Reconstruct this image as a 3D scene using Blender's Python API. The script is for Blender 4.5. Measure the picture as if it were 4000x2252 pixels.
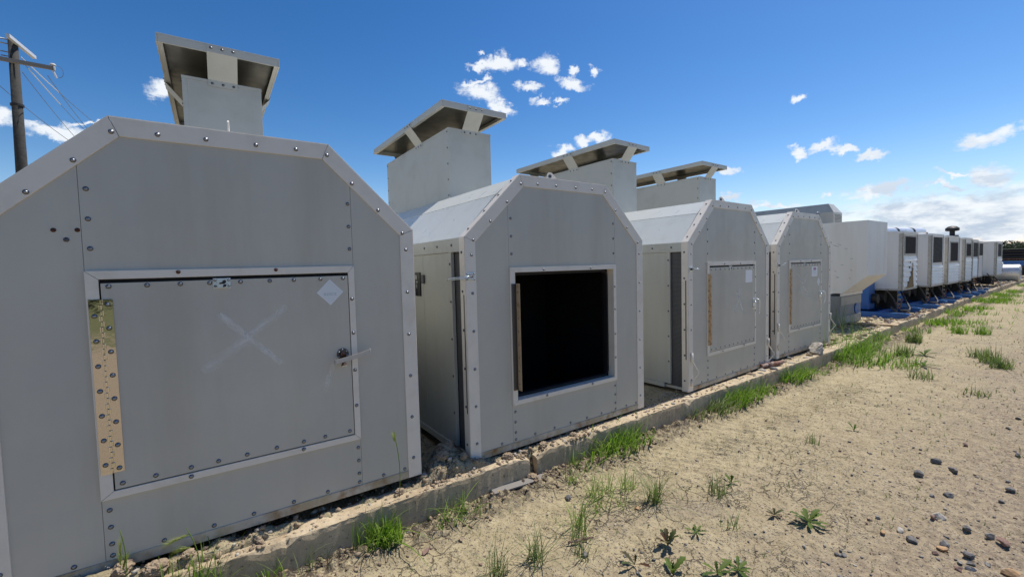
import bpy, bmesh, math, random
import numpy as np
from mathutils import Vector, Matrix
random.seed(7); rng = np.random.default_rng(7)
for o in list(bpy.data.objects): bpy.data.objects.remove(o)
S = bpy.context.scene; COL = S.collection
R = math.radians
# ---------------------------------------------------------------- camera
cd = bpy.data.cameras.new('camera'); cam = bpy.data.objects.new('camera', cd); COL.objects.link(cam)
cr = Vector((0.81284118, -0.5819271, -0.02549643)); cu = Vector((0.05034412, 0.0265784, 0.99837821)); cf = Vector((0.58030569, 0.81280652, -0.05090062))
cam.matrix_world = Matrix(((cr.x, cu.x, -cf.x, 0), (cr.y, cu.y, -cf.y, 0), (cr.z, cu.z, -cf.z, 1.607), (0, 0, 0, 1)))
cd.sensor_width = 36; cd.lens = 15.266; cd.clip_start = 0.03; cd.clip_end = 3000
S.camera = cam
# ---------------------------------------------------------------- light
SUN = Vector((0.52, 0.007, 1.0)).normalized()
el = math.asin(SUN.z); az = math.atan2(SUN.x, SUN.y)
S.view_settings.view_transform = 'Standard'; S.view_settings.look = 'None'; S.view_settings.gamma = 1; S.view_settings.use_curve_mapping = False
S.view_settings.exposure = .10
ld = bpy.data.lights.new('sun', 'SUN'); ld.energy = 4.6; ld.angle = R(0.53); ld.color = (1, 0.95, 0.87)
sl = bpy.data.objects.new('sun', ld); COL.objects.link(sl); sl.rotation_euler = (-SUN).to_track_quat('-Z', 'Y').to_euler(); sl.location = (0, 0, 30)
W = bpy.data.worlds.new('World'); S.world = W; W.use_nodes = True
CLOUDS=[(17.94, -13.22, 1.4, 18.36, 19.66, -58.3, 0.0, -0.0),
(37.06, -24.76, 2.69, 45.75, 48.96, -145.67, -0.0, -0.0),
(60.03, -38.46, -14.64, 9.72, 43.62, -88.22, -0.0, -0.0),
(31.21, -18.37, -14.36, -1.15, 25.01, -40.39, -0.0, -0.0),
(19.93, -15.77, -6.02, 5.04, 37.17, -74.87, 0.0, -0.0),
(49.67, -76.62, 47.96, 81.54, -2.83, -127.52, 0.0, -0.0),
(54.76, -57.6, -1.23, 21.48, 33.97, -90.54, 0.0, -0.0),
(27.39, -17.96, -6.71, 6.57, 38.52, -85.91, -0.0, -0.0),
(27.74, -18.74, 3.8, 48.47, 40.36, -142.89, -0.0, -0.0),
(76.18, -67.47, 34.52, 103.89, 40.43, -187.1, 0.0, -0.0),
(18.99, -8.21, -8.19, -4.45, 22.87, -43.89, -0.0, -0.0),
(27.67, -13.18, -13.39, -10.97, 42.49, -79.0, -0.0, -0.0),
(28.19, -24.83, 2.51, 29.27, 29.29, -112.26, 0.0, -0.0),
(41.99, -38.14, -1.1, 27.42, 44.48, -141.08, 0.0, -0.0),
(24.19, -20.79, -3.46, 6.07, 25.73, -89.7, 0.0, -0.0),
(27.05, -30.0, 2.88, 18.8, 16.72, -91.7, 0.0, -0.0),
(35.98, -35.44, -0.87, 10.23, 17.49, -72.92, 0.0, -0.0),
(23.56, -69.52, 9.02, 28.37, 18.6, -108.94, 0.0, -0.0),
(21.79, -53.05, -6.55, 7.93, 40.74, -105.33, 0.0, -0.0),
(10.72, -36.17, 5.65, 20.95, 3.82, -99.71, 0.0, -0.0),
(20.21, -68.62, 0.81, 18.91, 32.32, -134.74, 0.0, -0.0),
(13.92, -54.62, 3.01, 20.37, 22.29, -136.96, 0.0, -0.0),
(2.51, -28.99, 4.99, 14.39, -6.54, -76.25, 0.0, -0.0),
(35.12, 3.97, -7.5, -3.93, 19.61, -61.73, -0.0, -0.0),
(57.86, 14.19, -3.3, 10.81, 17.84, -62.72, -0.0, -0.0),
(23.02, 4.7, -2.98, 1.21, 27.58, -116.12, -0.0, -0.0),
(49.13, 5.64, 3.83, 59.03, 45.44, -147.93, -0.0, -0.0),
(86.26, 21.69, -4.93, 6.81, 12.71, -72.77, -0.0, -0.0),
(23.88, -44.72, -0.01, 11.96, 21.85, -117.31, 0.0, -0.0),
(25.49, -48.34, 0.0, 10.25, 20.68, -145.14, 0.0, -0.0),
(9.37, -21.75, 1.17, 12.76, 10.98, -150.19, 0.0, -0.0),
(38.06, -117.66, 9.9, 23.47, 10.4, -212.65, 0.0, -0.0),
(3.76, -16.14, 1.99, 11.16, -2.02, -89.91, 0.0, -0.0),
(5.38, -35.36, 1.98, 28.31, 28.36, -246.96, 0.0, -0.0),
(4.47, -39.71, 3.17, 5.89, 2.86, -51.05, 0.0, -0.0),
(5.28, -31.31, 2.53, 15.61, 6.6, -144.39, 0.0, -0.0),
(1.47, -7.82, 0.44, 2.15, 1.46, -33.7, 0.0, -0.0),
(1.0, -12.7, 2.32, 2.34, -6.46, -25.28, 0.0, 0.0),
(1.27, -5.41, -0.07, 0.6, 5.54, -45.36, 0.01, -0.01),
(0.75, -7.08, 0.15, 1.25, 4.34, -59.11, 0.01, -0.0),
(1.1, -6.95, 0.13, 1.08, 2.79, -29.21, 0.01, -0.0)]
class NT:
    def __init__(s, nt): s.nt = nt
    def n(s, t, **kw):
        o = s.nt.nodes.new(t)
        for k, v in kw.items(): setattr(o, k, v)
        return o
    def l(s, a, b): s.nt.links.new(a, b)
    def put(s, sock, v):
        if isinstance(v, bpy.types.NodeSocket): s.l(v, sock)
        elif v is not None: sock.default_value = v
    def m(s, op, a, b=None, c=None, clamp=False):
        o = s.n('ShaderNodeMath', operation=op, use_clamp=clamp)
        for i, v in enumerate((a, b, c)): s.put(o.inputs[i], v)
        return o.outputs[0]
    def v(s, op, a, b=None, out=0):
        o = s.n('ShaderNodeVectorMath', operation=op); s.put(o.inputs[0], a); s.put(o.inputs[1], b)
        return o.outputs[out]
    def noise(s, vec, scale, detail=5, rough=.55, dist=0, color=False):
        o = s.n('ShaderNodeTexNoise'); s.put(o.inputs['Vector'], vec); o.inputs['Scale'].default_value = scale
        o.inputs['Detail'].default_value = detail; o.inputs['Roughness'].default_value = rough; o.inputs['Distortion'].default_value = dist
        return o.outputs['Color' if color else 'Fac']
    def ramp(s, f, a, b, lo=0., hi=1., smooth=True):
        o = s.n('ShaderNodeMapRange', interpolation_type='SMOOTHSTEP' if smooth else 'LINEAR')
        s.put(o.inputs[0], f)
        for i, q in enumerate((a, b, lo, hi)): s.put(o.inputs[i + 1], q)
        return o.outputs[0]
    def mix(s, f, a, b, mode='MIX'):
        o = s.n('ShaderNodeMix', data_type='RGBA', blend_type=mode)
        s.put(o.inputs[0], f)
        for i, q in ((6, a), (7, b)): s.put(o.inputs[i], (*q, 1) if isinstance(q, tuple) and len(q) == 3 else q)
        return o.outputs[2]
def world():
    t = NT(W.node_tree); nt = W.node_tree
    for n in list(nt.nodes): nt.nodes.remove(n)
    sky = t.n('ShaderNodeTexSky', sky_type='NISHITA', sun_disc=False, sun_elevation=el, sun_rotation=az, altitude=200, air_density=1.0, dust_density=0.35, ozone_density=3.0)
    co = t.n('ShaderNodeTexCoord').outputs['Generated']
    # hue of the sky: a little more saturated
    hs = t.n('ShaderNodeHueSaturation'); hs.inputs['Saturation'].default_value = 1.32; hs.inputs['Value'].default_value = 1.12
    t.l(sky.outputs[0], hs.inputs['Color'])
    g1 = t.n('ShaderNodeGamma'); t.l(t.v('MULTIPLY', hs.outputs[0], (.1, .1, .1)), g1.inputs[0]); g1.inputs[1].default_value = 1.3
    skyc = t.v('MULTIPLY', g1.outputs[0], (20.8, 14.6, 12.2))
    w1 = t.noise(co, 14, 6, .6, 0, True); w2 = t.noise(co, 60, 4, .6, 0, True)
    d1 = t.v('SCALE', t.v('SUBTRACT', w1, (.5, .5, .5))); d1.node.inputs[3].default_value = .075
    d2 = t.v('SCALE', t.v('SUBTRACT', w2, (.5, .5, .5))); d2.node.inputs[3].default_value = .022
    p = t.v('ADD', t.v('ADD', co, d1), d2)
    cur = None
    for c in CLOUDS:
        u = t.v('DOT_PRODUCT', p, c[0:3], 1); v = t.v('DOT_PRODUCT', p, c[3:6], 1)
        cb = t.n('ShaderNodeCombineXYZ'); t.l(u, cb.inputs[0]); t.l(v, cb.inputs[1])
        r = t.v('DISTANCE', cb.outputs[0], (c[6], c[7], 0), 1)
        cur = r if cur is None else t.m('MINIMUM', cur, r)
    sc = t.n('ShaderNodeMapping'); sc.inputs['Scale'].default_value = (1, 1, 2.6); t.l(co, sc.inputs[0])
    big = t.noise(sc.outputs[0], 9, 9, .62, .3); fine = t.noise(sc.outputs[0], 38, 8, .65, .2)
    f = t.m('ADD', t.m('MULTIPLY', t.m('SUBTRACT', big, .5), 1.5), t.m('MULTIPLY', t.m('SUBTRACT', fine, .5), 1.3))
    dens = t.ramp(t.m('SUBTRACT', t.m('SUBTRACT', 1.0, cur), t.m('MULTIPLY', f, -1.0)), -.24, .62)
    dens = t.m('MULTIPLY', dens, .96)
    shade = t.ramp(t.noise(sc.outputs[0], 16, 7, .6, .2), .36, .62)
    sep = t.n('ShaderNodeSeparateXYZ'); t.l(co, sep.inputs[0])
    low = t.ramp(sep.outputs[2], .02, .25)
    shade = t.m('MAXIMUM', shade, low)
    cc = t.mix(shade, (4.6, 5.6, 7.0), (8.6, 9.0, 9.4))
    # thin pale veil towards the horizon
    veil = t.ramp(sep.outputs[2], .0, .22, .40, 0.)
    base = t.mix(veil, skyc, (3.4, 5.6, 8.6))
    out = t.mix(dens, base, cc)
    bg = t.n('ShaderNodeBackground'); t.l(out, bg.inputs[0]); bg.inputs[1].default_value = .10
    o = t.n('ShaderNodeOutputWorld'); t.l(bg.outputs[0], o.inputs[0])
world()
# ---------------------------------------------------------------- materials
def mat(name, color, rough=.6, metal=0., dirt=None, dscale=6, damt=.4, bump=0., bscale=60, streak=False, color2=None, c2scale=3, spec=.5, extra=None):
    m = bpy.data.materials.new(name); m.use_nodes = True; t = NT(m.node_tree); b = m.node_tree.nodes['Principled BSDF']
    co = t.n('ShaderNodeTexCoord').outputs['Object']
    c = (*color, 1)
    if color2: c = t.mix(t.ramp(t.noise(co, c2scale, 6, .6), .38, .62), color, color2)
    if dirt:
        vec = co
        if streak:
            mp = t.n('ShaderNodeMapping'); mp.inputs['Scale'].default_value = (1, 1, .12); t.l(co, mp.inputs[0]); vec = mp.outputs[0]
        f = t.ramp(t.noise(vec, dscale, 8, .65), .45, .75, 0, damt)
        c = t.mix(f, c, dirt)
    t.put(b.inputs['Base Color'], c)
    t.put(b.inputs['Roughness'], t.ramp(t.noise(co, 9, 5), .3, .7, max(0, rough - .07), min(1, rough + .07)) if metal < .5 else rough)
    b.inputs['Metallic'].default_value = metal; b.inputs['Specular IOR Level'].default_value = spec
    if bump:
        bn = t.n('ShaderNodeBump'); bn.inputs['Strength'].default_value = bump; bn.inputs['Distance'].default_value = .01
        t.l(t.noise(co, bscale, 6), bn.inputs['Height']); t.l(bn.outputs[0], b.inputs['Normal'])
    return m
M = {}
M['paint'] = mat('grey panel paint', (.555, .525, .450), .42, dirt=(.42, .385, .31), dscale=2.4, damt=.55, color2=(.51, .485, .425), c2scale=1.1, bump=.16, bscale=2.6, streak=True)
M['duct'] = mat('pale duct paint', (.52, .505, .45), .45, dirt=(.30, .29, .24), dscale=3, damt=.3, bump=.02, bscale=200)
M['roof'] = mat('roof paint', (.66, .67, .62), .34, dirt=(.42, .42, .38), dscale=4, damt=.3)
M['trim'] = mat('pale trim paint', (.79, .725, .63), .42, dirt=(.50, .43, .32), dscale=5, damt=.35, bump=.02, bscale=150)
M['side'] = mat('yellowed side paint', (.50, .50, .45), .45, dirt=(.38, .36, .30), dscale=3, damt=.4, streak=True)
M['rust_rail'] = mat('rusty painted rail', (.52, .48, .40), .6, dirt=(.23, .115, .03), dscale=8, damt=1., color2=(.40, .34, .23), c2scale=7, bump=.15, bscale=90)
M['bolt'] = mat('zinc bolt', (.30, .31, .33), .40, 1.)
M['boltd'] = mat('weathered bolt', (.13, .13, .14), .4, .9)
M['rustbolt'] = mat('rusty bolt', (.08, .03, .015), .8)
M['steel'] = mat('polished stainless steel', (.70, .665, .60), .07, 1., bump=.22, bscale=6)
M['seam'] = mat('panel seam', (.16, .16, .15), .7)
M['cap_shade'] = mat('shade-dark galvanised sheet', (.12, .12, .10), .35, .35, dirt=(.03, .03, .03), dscale=1.6, damt=.9)  # dark colour carries the shade below the rain cap
M['rusthinge'] = mat('rust-stained steel hinge', (.50, .36, .22), .4, .7, dirt=(.20, .08, .02), dscale=20, damt=.9)
M['zinc'] = mat('zinc plated steel', (.74, .80, .84), .25, .6, bump=.1, bscale=30)
M['zincdull'] = mat('dull cast handle', (.50, .50, .49), .34, .3, dirt=(.34, .32, .28), dscale=20, damt=.4)
M['black'] = mat('black rubber', (.012, .012, .014), .55)
M['dark'] = mat('near-black interior shade', (.010, .010, .012), .8)  # near-black colour stands for shade inside openings
M['gap'] = mat('black seal and gap shade', (.012, .012, .012), .9)
M['brown'] = mat('brown lock body', (.05, .02, .015), .3, .4)
M['brass'] = mat('brass key face', (.75, .55, .32), .3, .8)
M['film'] = mat('faded label film', (.74, .77, .78), .35)
M['paper'] = mat('white sticker', (.86, .87, .88), .5)
M['magenta'] = mat('magenta oval print', (.36, .12, .24), .5)
M['greyprint'] = mat('faint print', (.45, .50, .53), .5)
M['plate'] = mat('black name plate', (.006, .006, .01), .3)
M['plateprint'] = mat('name plate print', (.42, .43, .40), .5)
M['white'] = mat('white housing paint', (.78, .77, .74), .42, dirt=(.60, .54, .43), dscale=3, damt=.35, streak=True)
M['whitef'] = mat('white front skin', (.76, .76, .77), .38, dirt=(.58, .53, .43), dscale=4, damt=.25, streak=True)
M['corner'] = mat('dirty corner angle', (.50, .48, .42), .55, dirt=(.28, .20, .10), dscale=14, damt=.8)
M['stain'] = mat('brown oil stain', (.20, .12, .035), .7)
M['window'] = mat('smoked window', (.010, .010, .013), .6, spec=.12)
M['windowb'] = mat('dusty window mesh', (.040, .034, .032), .8, spec=.1)
M['blue'] = mat('blue machine paint', (.02, .13, .40), .35, dirt=(.03, .05, .10), dscale=5, damt=.5)
M['engine'] = mat('grimy dark metal', (.03, .028, .026), .55, .3, bump=.4, bscale=20)
M['greybase'] = mat('blue grey base paint', (.20, .22, .24), .5, dirt=(.14, .13, .11), dscale=5, damt=.5)
M['greybase2'] = mat('beige grey panel', (.36, .34, .30), .5)
M['chrome'] = mat('bright silencer steel', (.80, .80, .80), .34, .35)
M['hose'] = mat('grey rubber hose', (.06, .054, .048), .7)
M['hoseo'] = mat('orange-brown hose', (.28, .12, .06), .7)
M['wood'] = mat('weathered pole timber', (.028, .028, .026), .9, color2=(.055, .053, .048), c2scale=9, bump=.5, bscale=40)
M['plank'] = mat('bare plank', (.50, .36, .22), .7, dirt=(.25, .15, .07), dscale=12, damt=.6)
M['arm'] = mat('grey cross-arm timber', (.22, .20, .18), .8)
M['porcelain'] = mat('pale insulator', (.55, .57, .60), .3)
M['wire'] = mat('aluminium conductor', (.16, .18, .22), .5, .3)
M['wirew'] = mat('bright wire sleeve', (.62, .66, .72), .3)
M['redp'] = mat('dark red paint', (.12, .02, .02), .5)
M['pipes'] = mat('dark steel pipe', (.02, .018, .02), .5)
M['rustpipe'] = mat('rusty pipe', (.20, .085, .055), .8, dirt=(.5, .46, .4), dscale=14, damt=.9)
def mesh_screen():
    m = mat('perforated mesh', (.09, .09, .095), .6); t = NT(m.node_tree); b = m.node_tree.nodes['Principled BSDF']
    co = t.n('ShaderNodeTexCoord').outputs['Object']; sp = t.n('ShaderNodeSeparateXYZ'); t.l(co, sp.inputs[0])
    a = t.m('PINGPONG', sp.outputs[1], .007); c = t.m('PINGPONG', sp.outputs[2], .007)
    f = t.m('MULTIPLY', t.m('GREATER_THAN', a, .0025), t.m('GREATER_THAN', c, .0025))
    t.l(t.mix(f, (.13, .13, .135), (.008, .008, .01)), b.inputs['Base Color'])
    return m
M['screen'] = mesh_screen()
def chalk():
    m = bpy.data.materials.new('rubbed chalk'); m.use_nodes = True; t = NT(m.node_tree); b = m.node_tree.nodes['Principled BSDF']
    tc = t.n('ShaderNodeTexCoord'); sp = t.n('ShaderNodeSeparateXYZ'); t.l(tc.outputs['UV'], sp.inputs[0])
    e = t.m('SUBTRACT', 1, t.m('ABSOLUTE', t.m('MULTIPLY', t.m('SUBTRACT', sp.outputs[1], .5), 2)))
    e2 = t.m('SUBTRACT', 1, t.m('ABSOLUTE', t.m('MULTIPLY', t.m('SUBTRACT', sp.outputs[0], .5), 2)))
    al = t.m('MULTIPLY', t.ramp(e, 0, 1.), t.ramp(e2, 0, .3))
    al = t.m('MULTIPLY', al, t.ramp(t.noise(tc.outputs['Object'], 9, 4, .6), .3, .7, .25, .8))
    b.inputs['Base Color'].default_value = (.95, .94, .92, 1); b.inputs['Roughness'].default_value = 1.
    t.l(t.m('MULTIPLY', al, .6), b.inputs['Alpha'])
    return m
M['chalk'] = chalk()
def concrete():
    m = bpy.data.materials.new('old concrete'); m.use_nodes = True; t = NT(m.node_tree); b = m.node_tree.nodes['Principled BSDF']
    co = t.n('ShaderNodeTexCoord').outputs['Object']
    c = t.mix(t.ramp(t.noise(co, 3.5, 8, .7), .35, .65), (.40, .315, .20), (.56, .45, .30))
    c = t.mix(t.ramp(t.noise(co, 34, 5, .7), .56, .66, 0, .8), c, (.12, .10, .08))
    c = t.mix(t.ramp(t.noise(co, 9, 7, .7), .55, .7, 0, .55), c, (.33, .22, .12))
    t.l(c, b.inputs['Base Color']); b.inputs['Roughness'].default_value = .92
    bn = t.n('ShaderNodeBump'); bn.inputs['Strength'].default_value = .7; bn.inputs['Distance'].default_value = .008
    t.l(t.noise(co, 55, 8, .7), bn.inputs['Height']); t.l(bn.outputs[0], b.inputs['Normal'])
    return m
M['concrete'] = concrete()
def sand():
    m = bpy.data.materials.new('dry cracked silt and gravel'); m.use_nodes = True; t = NT(m.node_tree); b = m.node_tree.nodes['Principled BSDF']
    co = t.n('ShaderNodeTexCoord').outputs['Object']; sp = t.n('ShaderNodeSeparateXYZ'); t.l(co, sp.inputs[0])
    n1 = t.noise(co, .9, 8, .62); n2 = t.noise(co, 5, 8, .68); n3 = t.noise(co, 60, 6, .7); n4 = t.noise(co, 22, 6, .7)
    c = t.mix(t.ramp(n2, .33, .68), (.355, .293, .175), (.465, .388, .240))
    # greyer gravel away from the kerb
    far = t.ramp(t.m('ADD', sp.outputs[1], t.m('MULTIPLY', t.m('SUBTRACT', n1, .5), 3.2)), 1.9, .1, 0, .95)
    c = t.mix(far, c, t.mix(t.ramp(n4, .4, .62), (.245, .19, .135), (.375, .30, .20)))
    c = t.mix(t.ramp(n1, .52, .70, 0, .55), c, (.24, .19, .145))
    c = t.mix(t.ramp(n3, .555, .60, 0, .9), c, (.10, .078, .06))
    c = t.mix(t.ramp(t.noise(co, 85, 3, .6), .63, .70, 0, .8), c, (.56, .50, .40))
    # darker soil towards the kerb foot, broken up by noise
    kerb_dark = t.m('MULTIPLY', t.ramp(sp.outputs[1], 2.18, 2.50), t.ramp(n4, .40, .56))
    c = t.mix(t.m('MULTIPLY', kerb_dark, t.ramp(sp.outputs[1], 2.62, 2.56)), c, (.075, .058, .045))
    # cracks
    wob = t.v('SCALE', t.v('SUBTRACT', t.noise(co, 9, 4, .6, 0, True), (.5, .5, .5))); wob.node.inputs[3].default_value = .10
    vp = t.v('ADD', co, wob)
    vo = t.n('ShaderNodeTexVoronoi', feature='DISTANCE_TO_EDGE'); vo.inputs['Scale'].default_value = 9; t.l(vp, vo.inputs['Vector'])
    vo2 = t.n('ShaderNodeTexVoronoi', feature='DISTANCE_TO_EDGE'); vo2.inputs['Scale'].default_value = 23; t.l(vp, vo2.inputs['Vector'])
    msk = t.m('MULTIPLY', t.ramp(t.noise(co, 1.7, 5, .6), .46, .58), t.m('MULTIPLY', t.ramp(sp.outputs[0], 5.5, 2.5), t.ramp(sp.outputs[1], .4, 1.4)))
    k1 = t.m('MULTIPLY', t.ramp(vo.outputs['Distance'], .035, .008), msk); k2 = t.m('MULTIPLY', t.ramp(vo2.outputs['Distance'], .06, .015, 0, .7), t.m('MULTIPLY', msk, t.ramp(n2, .5, .6)))
    ck = t.m('MAXIMUM', k1, k2)
    c = t.mix(t.m('MULTIPLY', ck, .75), c, (.09, .072, .055))
    # pebbles
    pv = t.n('ShaderNodeTexVoronoi', feature='F1'); pv.inputs['Scale'].default_value = 62; t.l(co, pv.inputs['Vector'])
    pb = t.m('MULTIPLY', t.ramp(pv.outputs['Distance'], .42, .22), t.ramp(t.noise(co, 4.0, 5, .7), .40, .62))
    pc = t.n('ShaderNodeSeparateColor'); t.l(pv.outputs['Color'], pc.inputs[0])
    pbs = t.m('MULTIPLY', pb, t.m('GREATER_THAN', pc.outputs[0], .55))
    c = t.mix(t.m('MULTIPLY', pbs, .8), c, t.mix(pc.outputs[1], (.20, .16, .14), (.50, .44, .36)))
    field = t.m('MULTIPLY', t.ramp(t.m('ADD', sp.outputs[1], t.m('MULTIPLY', n1, 3)), -5.5, -9), .85)  # unseen green ground behind the viewer, added for the hinge reflection
    c = t.mix(field, c, t.mix(n2, (.05, .075, .02), (.13, .14, .05)))
    t.l(c, b.inputs['Base Color']); b.inputs['Roughness'].default_value = .95; b.inputs['Specular IOR Level'].default_value = .2
    h = t.m('ADD', t.m('MULTIPLY', n3, .5), t.m('MULTIPLY', n4, 1.0)); h = t.m('SUBTRACT', h, t.m('MULTIPLY', ck, 1.2)); h = t.m('ADD', h, t.m('MULTIPLY', pbs, .5))
    bn = t.n('ShaderNodeBump'); bn.inputs['Strength'].default_value = 1.; bn.inputs['Distance'].default_value = .013
    t.l(h, bn.inputs['Height']); t.l(bn.outputs[0], b.inputs['Normal'])
    return m
M['sand'] = sand()
M['dirt'] = mat('loose dry dirt', (.36, .28, .19), .95, color2=(.22, .16, .11), c2scale=22, bump=1., bscale=70, spec=.2)
M['stone_d'] = mat('dark stone', (.125, .12, .118), .75, bump=.4, bscale=40, color2=(.18, .165, .15), c2scale=20)
M['stone_g'] = mat('grey stone', (.24, .225, .20), .8, bump=.4, bscale=40, color2=(.15, .14, .135), c2scale=25)
M['stone_l'] = mat('pale stone', (.48, .44, .37), .8, bump=.4, bscale=40, color2=(.30, .27, .23), c2scale=25)
M['stone_r'] = mat('reddish stone', (.22, .13, .10), .8, bump=.4, bscale=40)
M['stone_o'] = mat('orange stone', (.50, .30, .14), .8, bump=.4, bscale=40, color2=(.3, .2, .12), c2scale=30)
M['stone_t'] = mat('tan clod', (.38, .29, .19), .95, bump=1., bscale=50, color2=(.26, .19, .13), c2scale=25)
def leaf(name, a, b_, tr=.25):
    m = bpy.data.materials.new(name); m.use_nodes = True; t = NT(m.node_tree); b = m.node_tree.nodes['Principled BSDF']
    ge = t.n('ShaderNodeNewGeometry')
    c = t.mix(ge.outputs['Random Per Island'], a, b_)
    t.l(c, b.inputs['Base Color']); b.inputs['Roughness'].default_value = .65; b.inputs['Specular IOR Level'].default_value = .2
    tl = t.n('ShaderNodeBsdfTranslucent'); t.l(t.mix(1., c, (1.0, 1.35, .5), 'MULTIPLY'), tl.inputs[0])
    mx = t.n('ShaderNodeMixShader'); mx.inputs[0].default_value = tr
    out = m.node_tree.nodes['Material Output']; t.l(b.outputs[0], mx.inputs[1]); t.l(tl.outputs[0], mx.inputs[2]); t.l(mx.outputs[0], out.inputs[0])
    return m
M['grass'] = leaf('fresh grass', (.125, .21, .032), (.26, .35, .07), .4)
M['grassd'] = leaf('grey-green grass', (.12, .16, .055), (.24, .27, .12), .3)
M['grassy'] = leaf('dry straw', (.30, .26, .12), (.42, .36, .18), .3)
M['weed'] = leaf('broad weed leaf', (.06, .10, .022), (.14, .19, .04), .25)
M['weedr'] = leaf('reddish weed leaf', (.09, .04, .03), (.07, .09, .03), .2)
M['ear'] = leaf('barley awn', (.30, .34, .08), (.50, .48, .22), .4)
M['tree'] = leaf('distant foliage', (.045, .065, .042), (.085, .10, .065), .1)  # leaf colour lightened and greyed in place of haze
# ---------------------------------------------------------------- mesh helpers
class MB:
    def __init__(s): s.v = []; s.f = []; s.uv = None
    def add(s, vs, fs):
        k = len(s.v); s.v += [tuple(p) for p in vs]; s.f += [tuple(i + k for i in f) for f in fs]
    def box(s, x0, x1, y0, y1, z0, z1):
        s.add([(x0, y0, z0), (x1, y0, z0), (x1, y1, z0), (x0, y1, z0), (x0, y0, z1), (x1, y0, z1), (x1, y1, z1), (x0, y1, z1)],
              [(0, 3, 2, 1), (4, 5, 6, 7), (0, 1, 5, 4), (1, 2, 6, 5), (2, 3, 7, 6), (3, 0, 4, 7)])
    def prism(s, poly, v0, v1, ax='y'):   # poly in (u,z) counter-clockwise, extruded along y
        n = len(poly)
        def P(a, b, c): return (a, c, b) if ax == 'y' else ((c, a, b) if ax == 'x' else (a, b, c))
        s.add([P(a, b, v0) for a, b in poly] + [P(a, b, v1) for a, b in poly],
              [tuple(range(n)), tuple(range(2 * n - 1, n - 1, -1))] + [(i + n, (i + 1) % n + n, (i + 1) % n, i) for i in range(n)])
    def tube(s, pts, rad, seg=8, cap=True):
        pts = [Vector(p) for p in pts]; n = len(pts); k = len(s.v)
        rr = rad if isinstance(rad, (list, tuple)) else [rad] * n
        prev = None; vs = []
        for i, p in enumerate(pts):
            d = (pts[min(i + 1, n - 1)] - pts[max(i - 1, 0)]).normalized()
            if prev is None: a = d.orthogonal().normalized()
            else: a = (prev - d * prev.dot(d)); a = a.normalized() if a.length > 1e-6 else d.orthogonal().normalized()
            prev = a; b = d.cross(a)
            for j in range(seg):
                t = 2 * math.pi * j / seg; vs.append(p + (a * math.cos(t) + b * math.sin(t)) * rr[i])
        fs = [(i * seg + j, i * seg + (j + 1) % seg, (i + 1) * seg + (j + 1) % seg, (i + 1) * seg + j) for i in range(n - 1) for j in range(seg)]
        if cap: fs += [tuple(range(seg - 1, -1, -1)), tuple((n - 1) * seg + j for j in range(seg))]
        s.add(vs, fs)
    def build(s, name, m, parent=None, bevel=0, smooth=False, fix=True, loc=None):
        me = bpy.data.meshes.new(name); me.from_pydata(s.v, [], s.f)
        if fix or bevel:
            b = bmesh.new(); b.from_mesh(me)
            bmesh.ops.recalc_face_normals(b, faces=b.faces)
            if bevel: bmesh.ops.bevel(b, geom=[e for e in b.edges if len(e.link_faces) == 2 and e.calc_face_angle(0) > .5], offset=bevel, segments=2, affect='EDGES', profile=.7)
            b.to_mesh(me); b.free()
        if smooth: me.polygons.foreach_set('use_smooth', [True] * len(me.polygons))
        me.materials.append(M[m] if isinstance(m, str) else m)
        return link(name, me, parent, loc)
def link(name, me, parent=None, loc=None):
    o = bpy.data.objects.new(name, me); COL.objects.link(o)
    if parent: o.parent = parent
    if loc: o.location = loc
    return o
def thing(name, label, cat, loc=(0, 0, 0), rz=0, group=None):
    o = bpy.data.objects.new(name, None); COL.objects.link(o); o.location = loc; o.rotation_euler = (0, 0, rz); o.empty_display_size = .2
    return tag(o, label, cat, group)
def tag(o, label, cat, group=None, kind=None):
    o['label'] = label; o['category'] = cat
    if group: o['group'] = group
    if kind: o['kind'] = kind
    return o
def struct(o): o['kind'] = 'structure'; return o
def fbm(x, y, freq, octv=4, seed=0, gain=.5):
    out = np.zeros_like(x, dtype=float); amp = 1.; tot = 0
    for k in range(octv):
        r = np.random.default_rng(seed + 17 * k); G = r.random((256, 256))
        X = x * freq + 31.7 * k; Y = y * freq + 11.3 * k; xi = np.floor(X).astype(int); yi = np.floor(Y).astype(int); fx = X - xi; fy = Y - yi
        fx = fx * fx * (3 - 2 * fx); fy = fy * fy * (3 - 2 * fy)
        a = G[xi % 256, yi % 256]; b = G[(xi + 1) % 256, yi % 256]; c = G[xi % 256, (yi + 1) % 256]; d = G[(xi + 1) % 256, (yi + 1) % 256]
        out += amp * ((a * (1 - fx) + b * fx) * (1 - fy) + (c * (1 - fx) + d * fx) * fy); tot += amp; amp *= gain; freq *= 2
    return out / tot
def curb_y(x):   # front face of the kerb
    return np.interp(x, [-6, 8, 11.4, 18.3, 27, 60], [2.53, 2.53, 2.66, 2.80, 2.92, 3.3])
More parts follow.
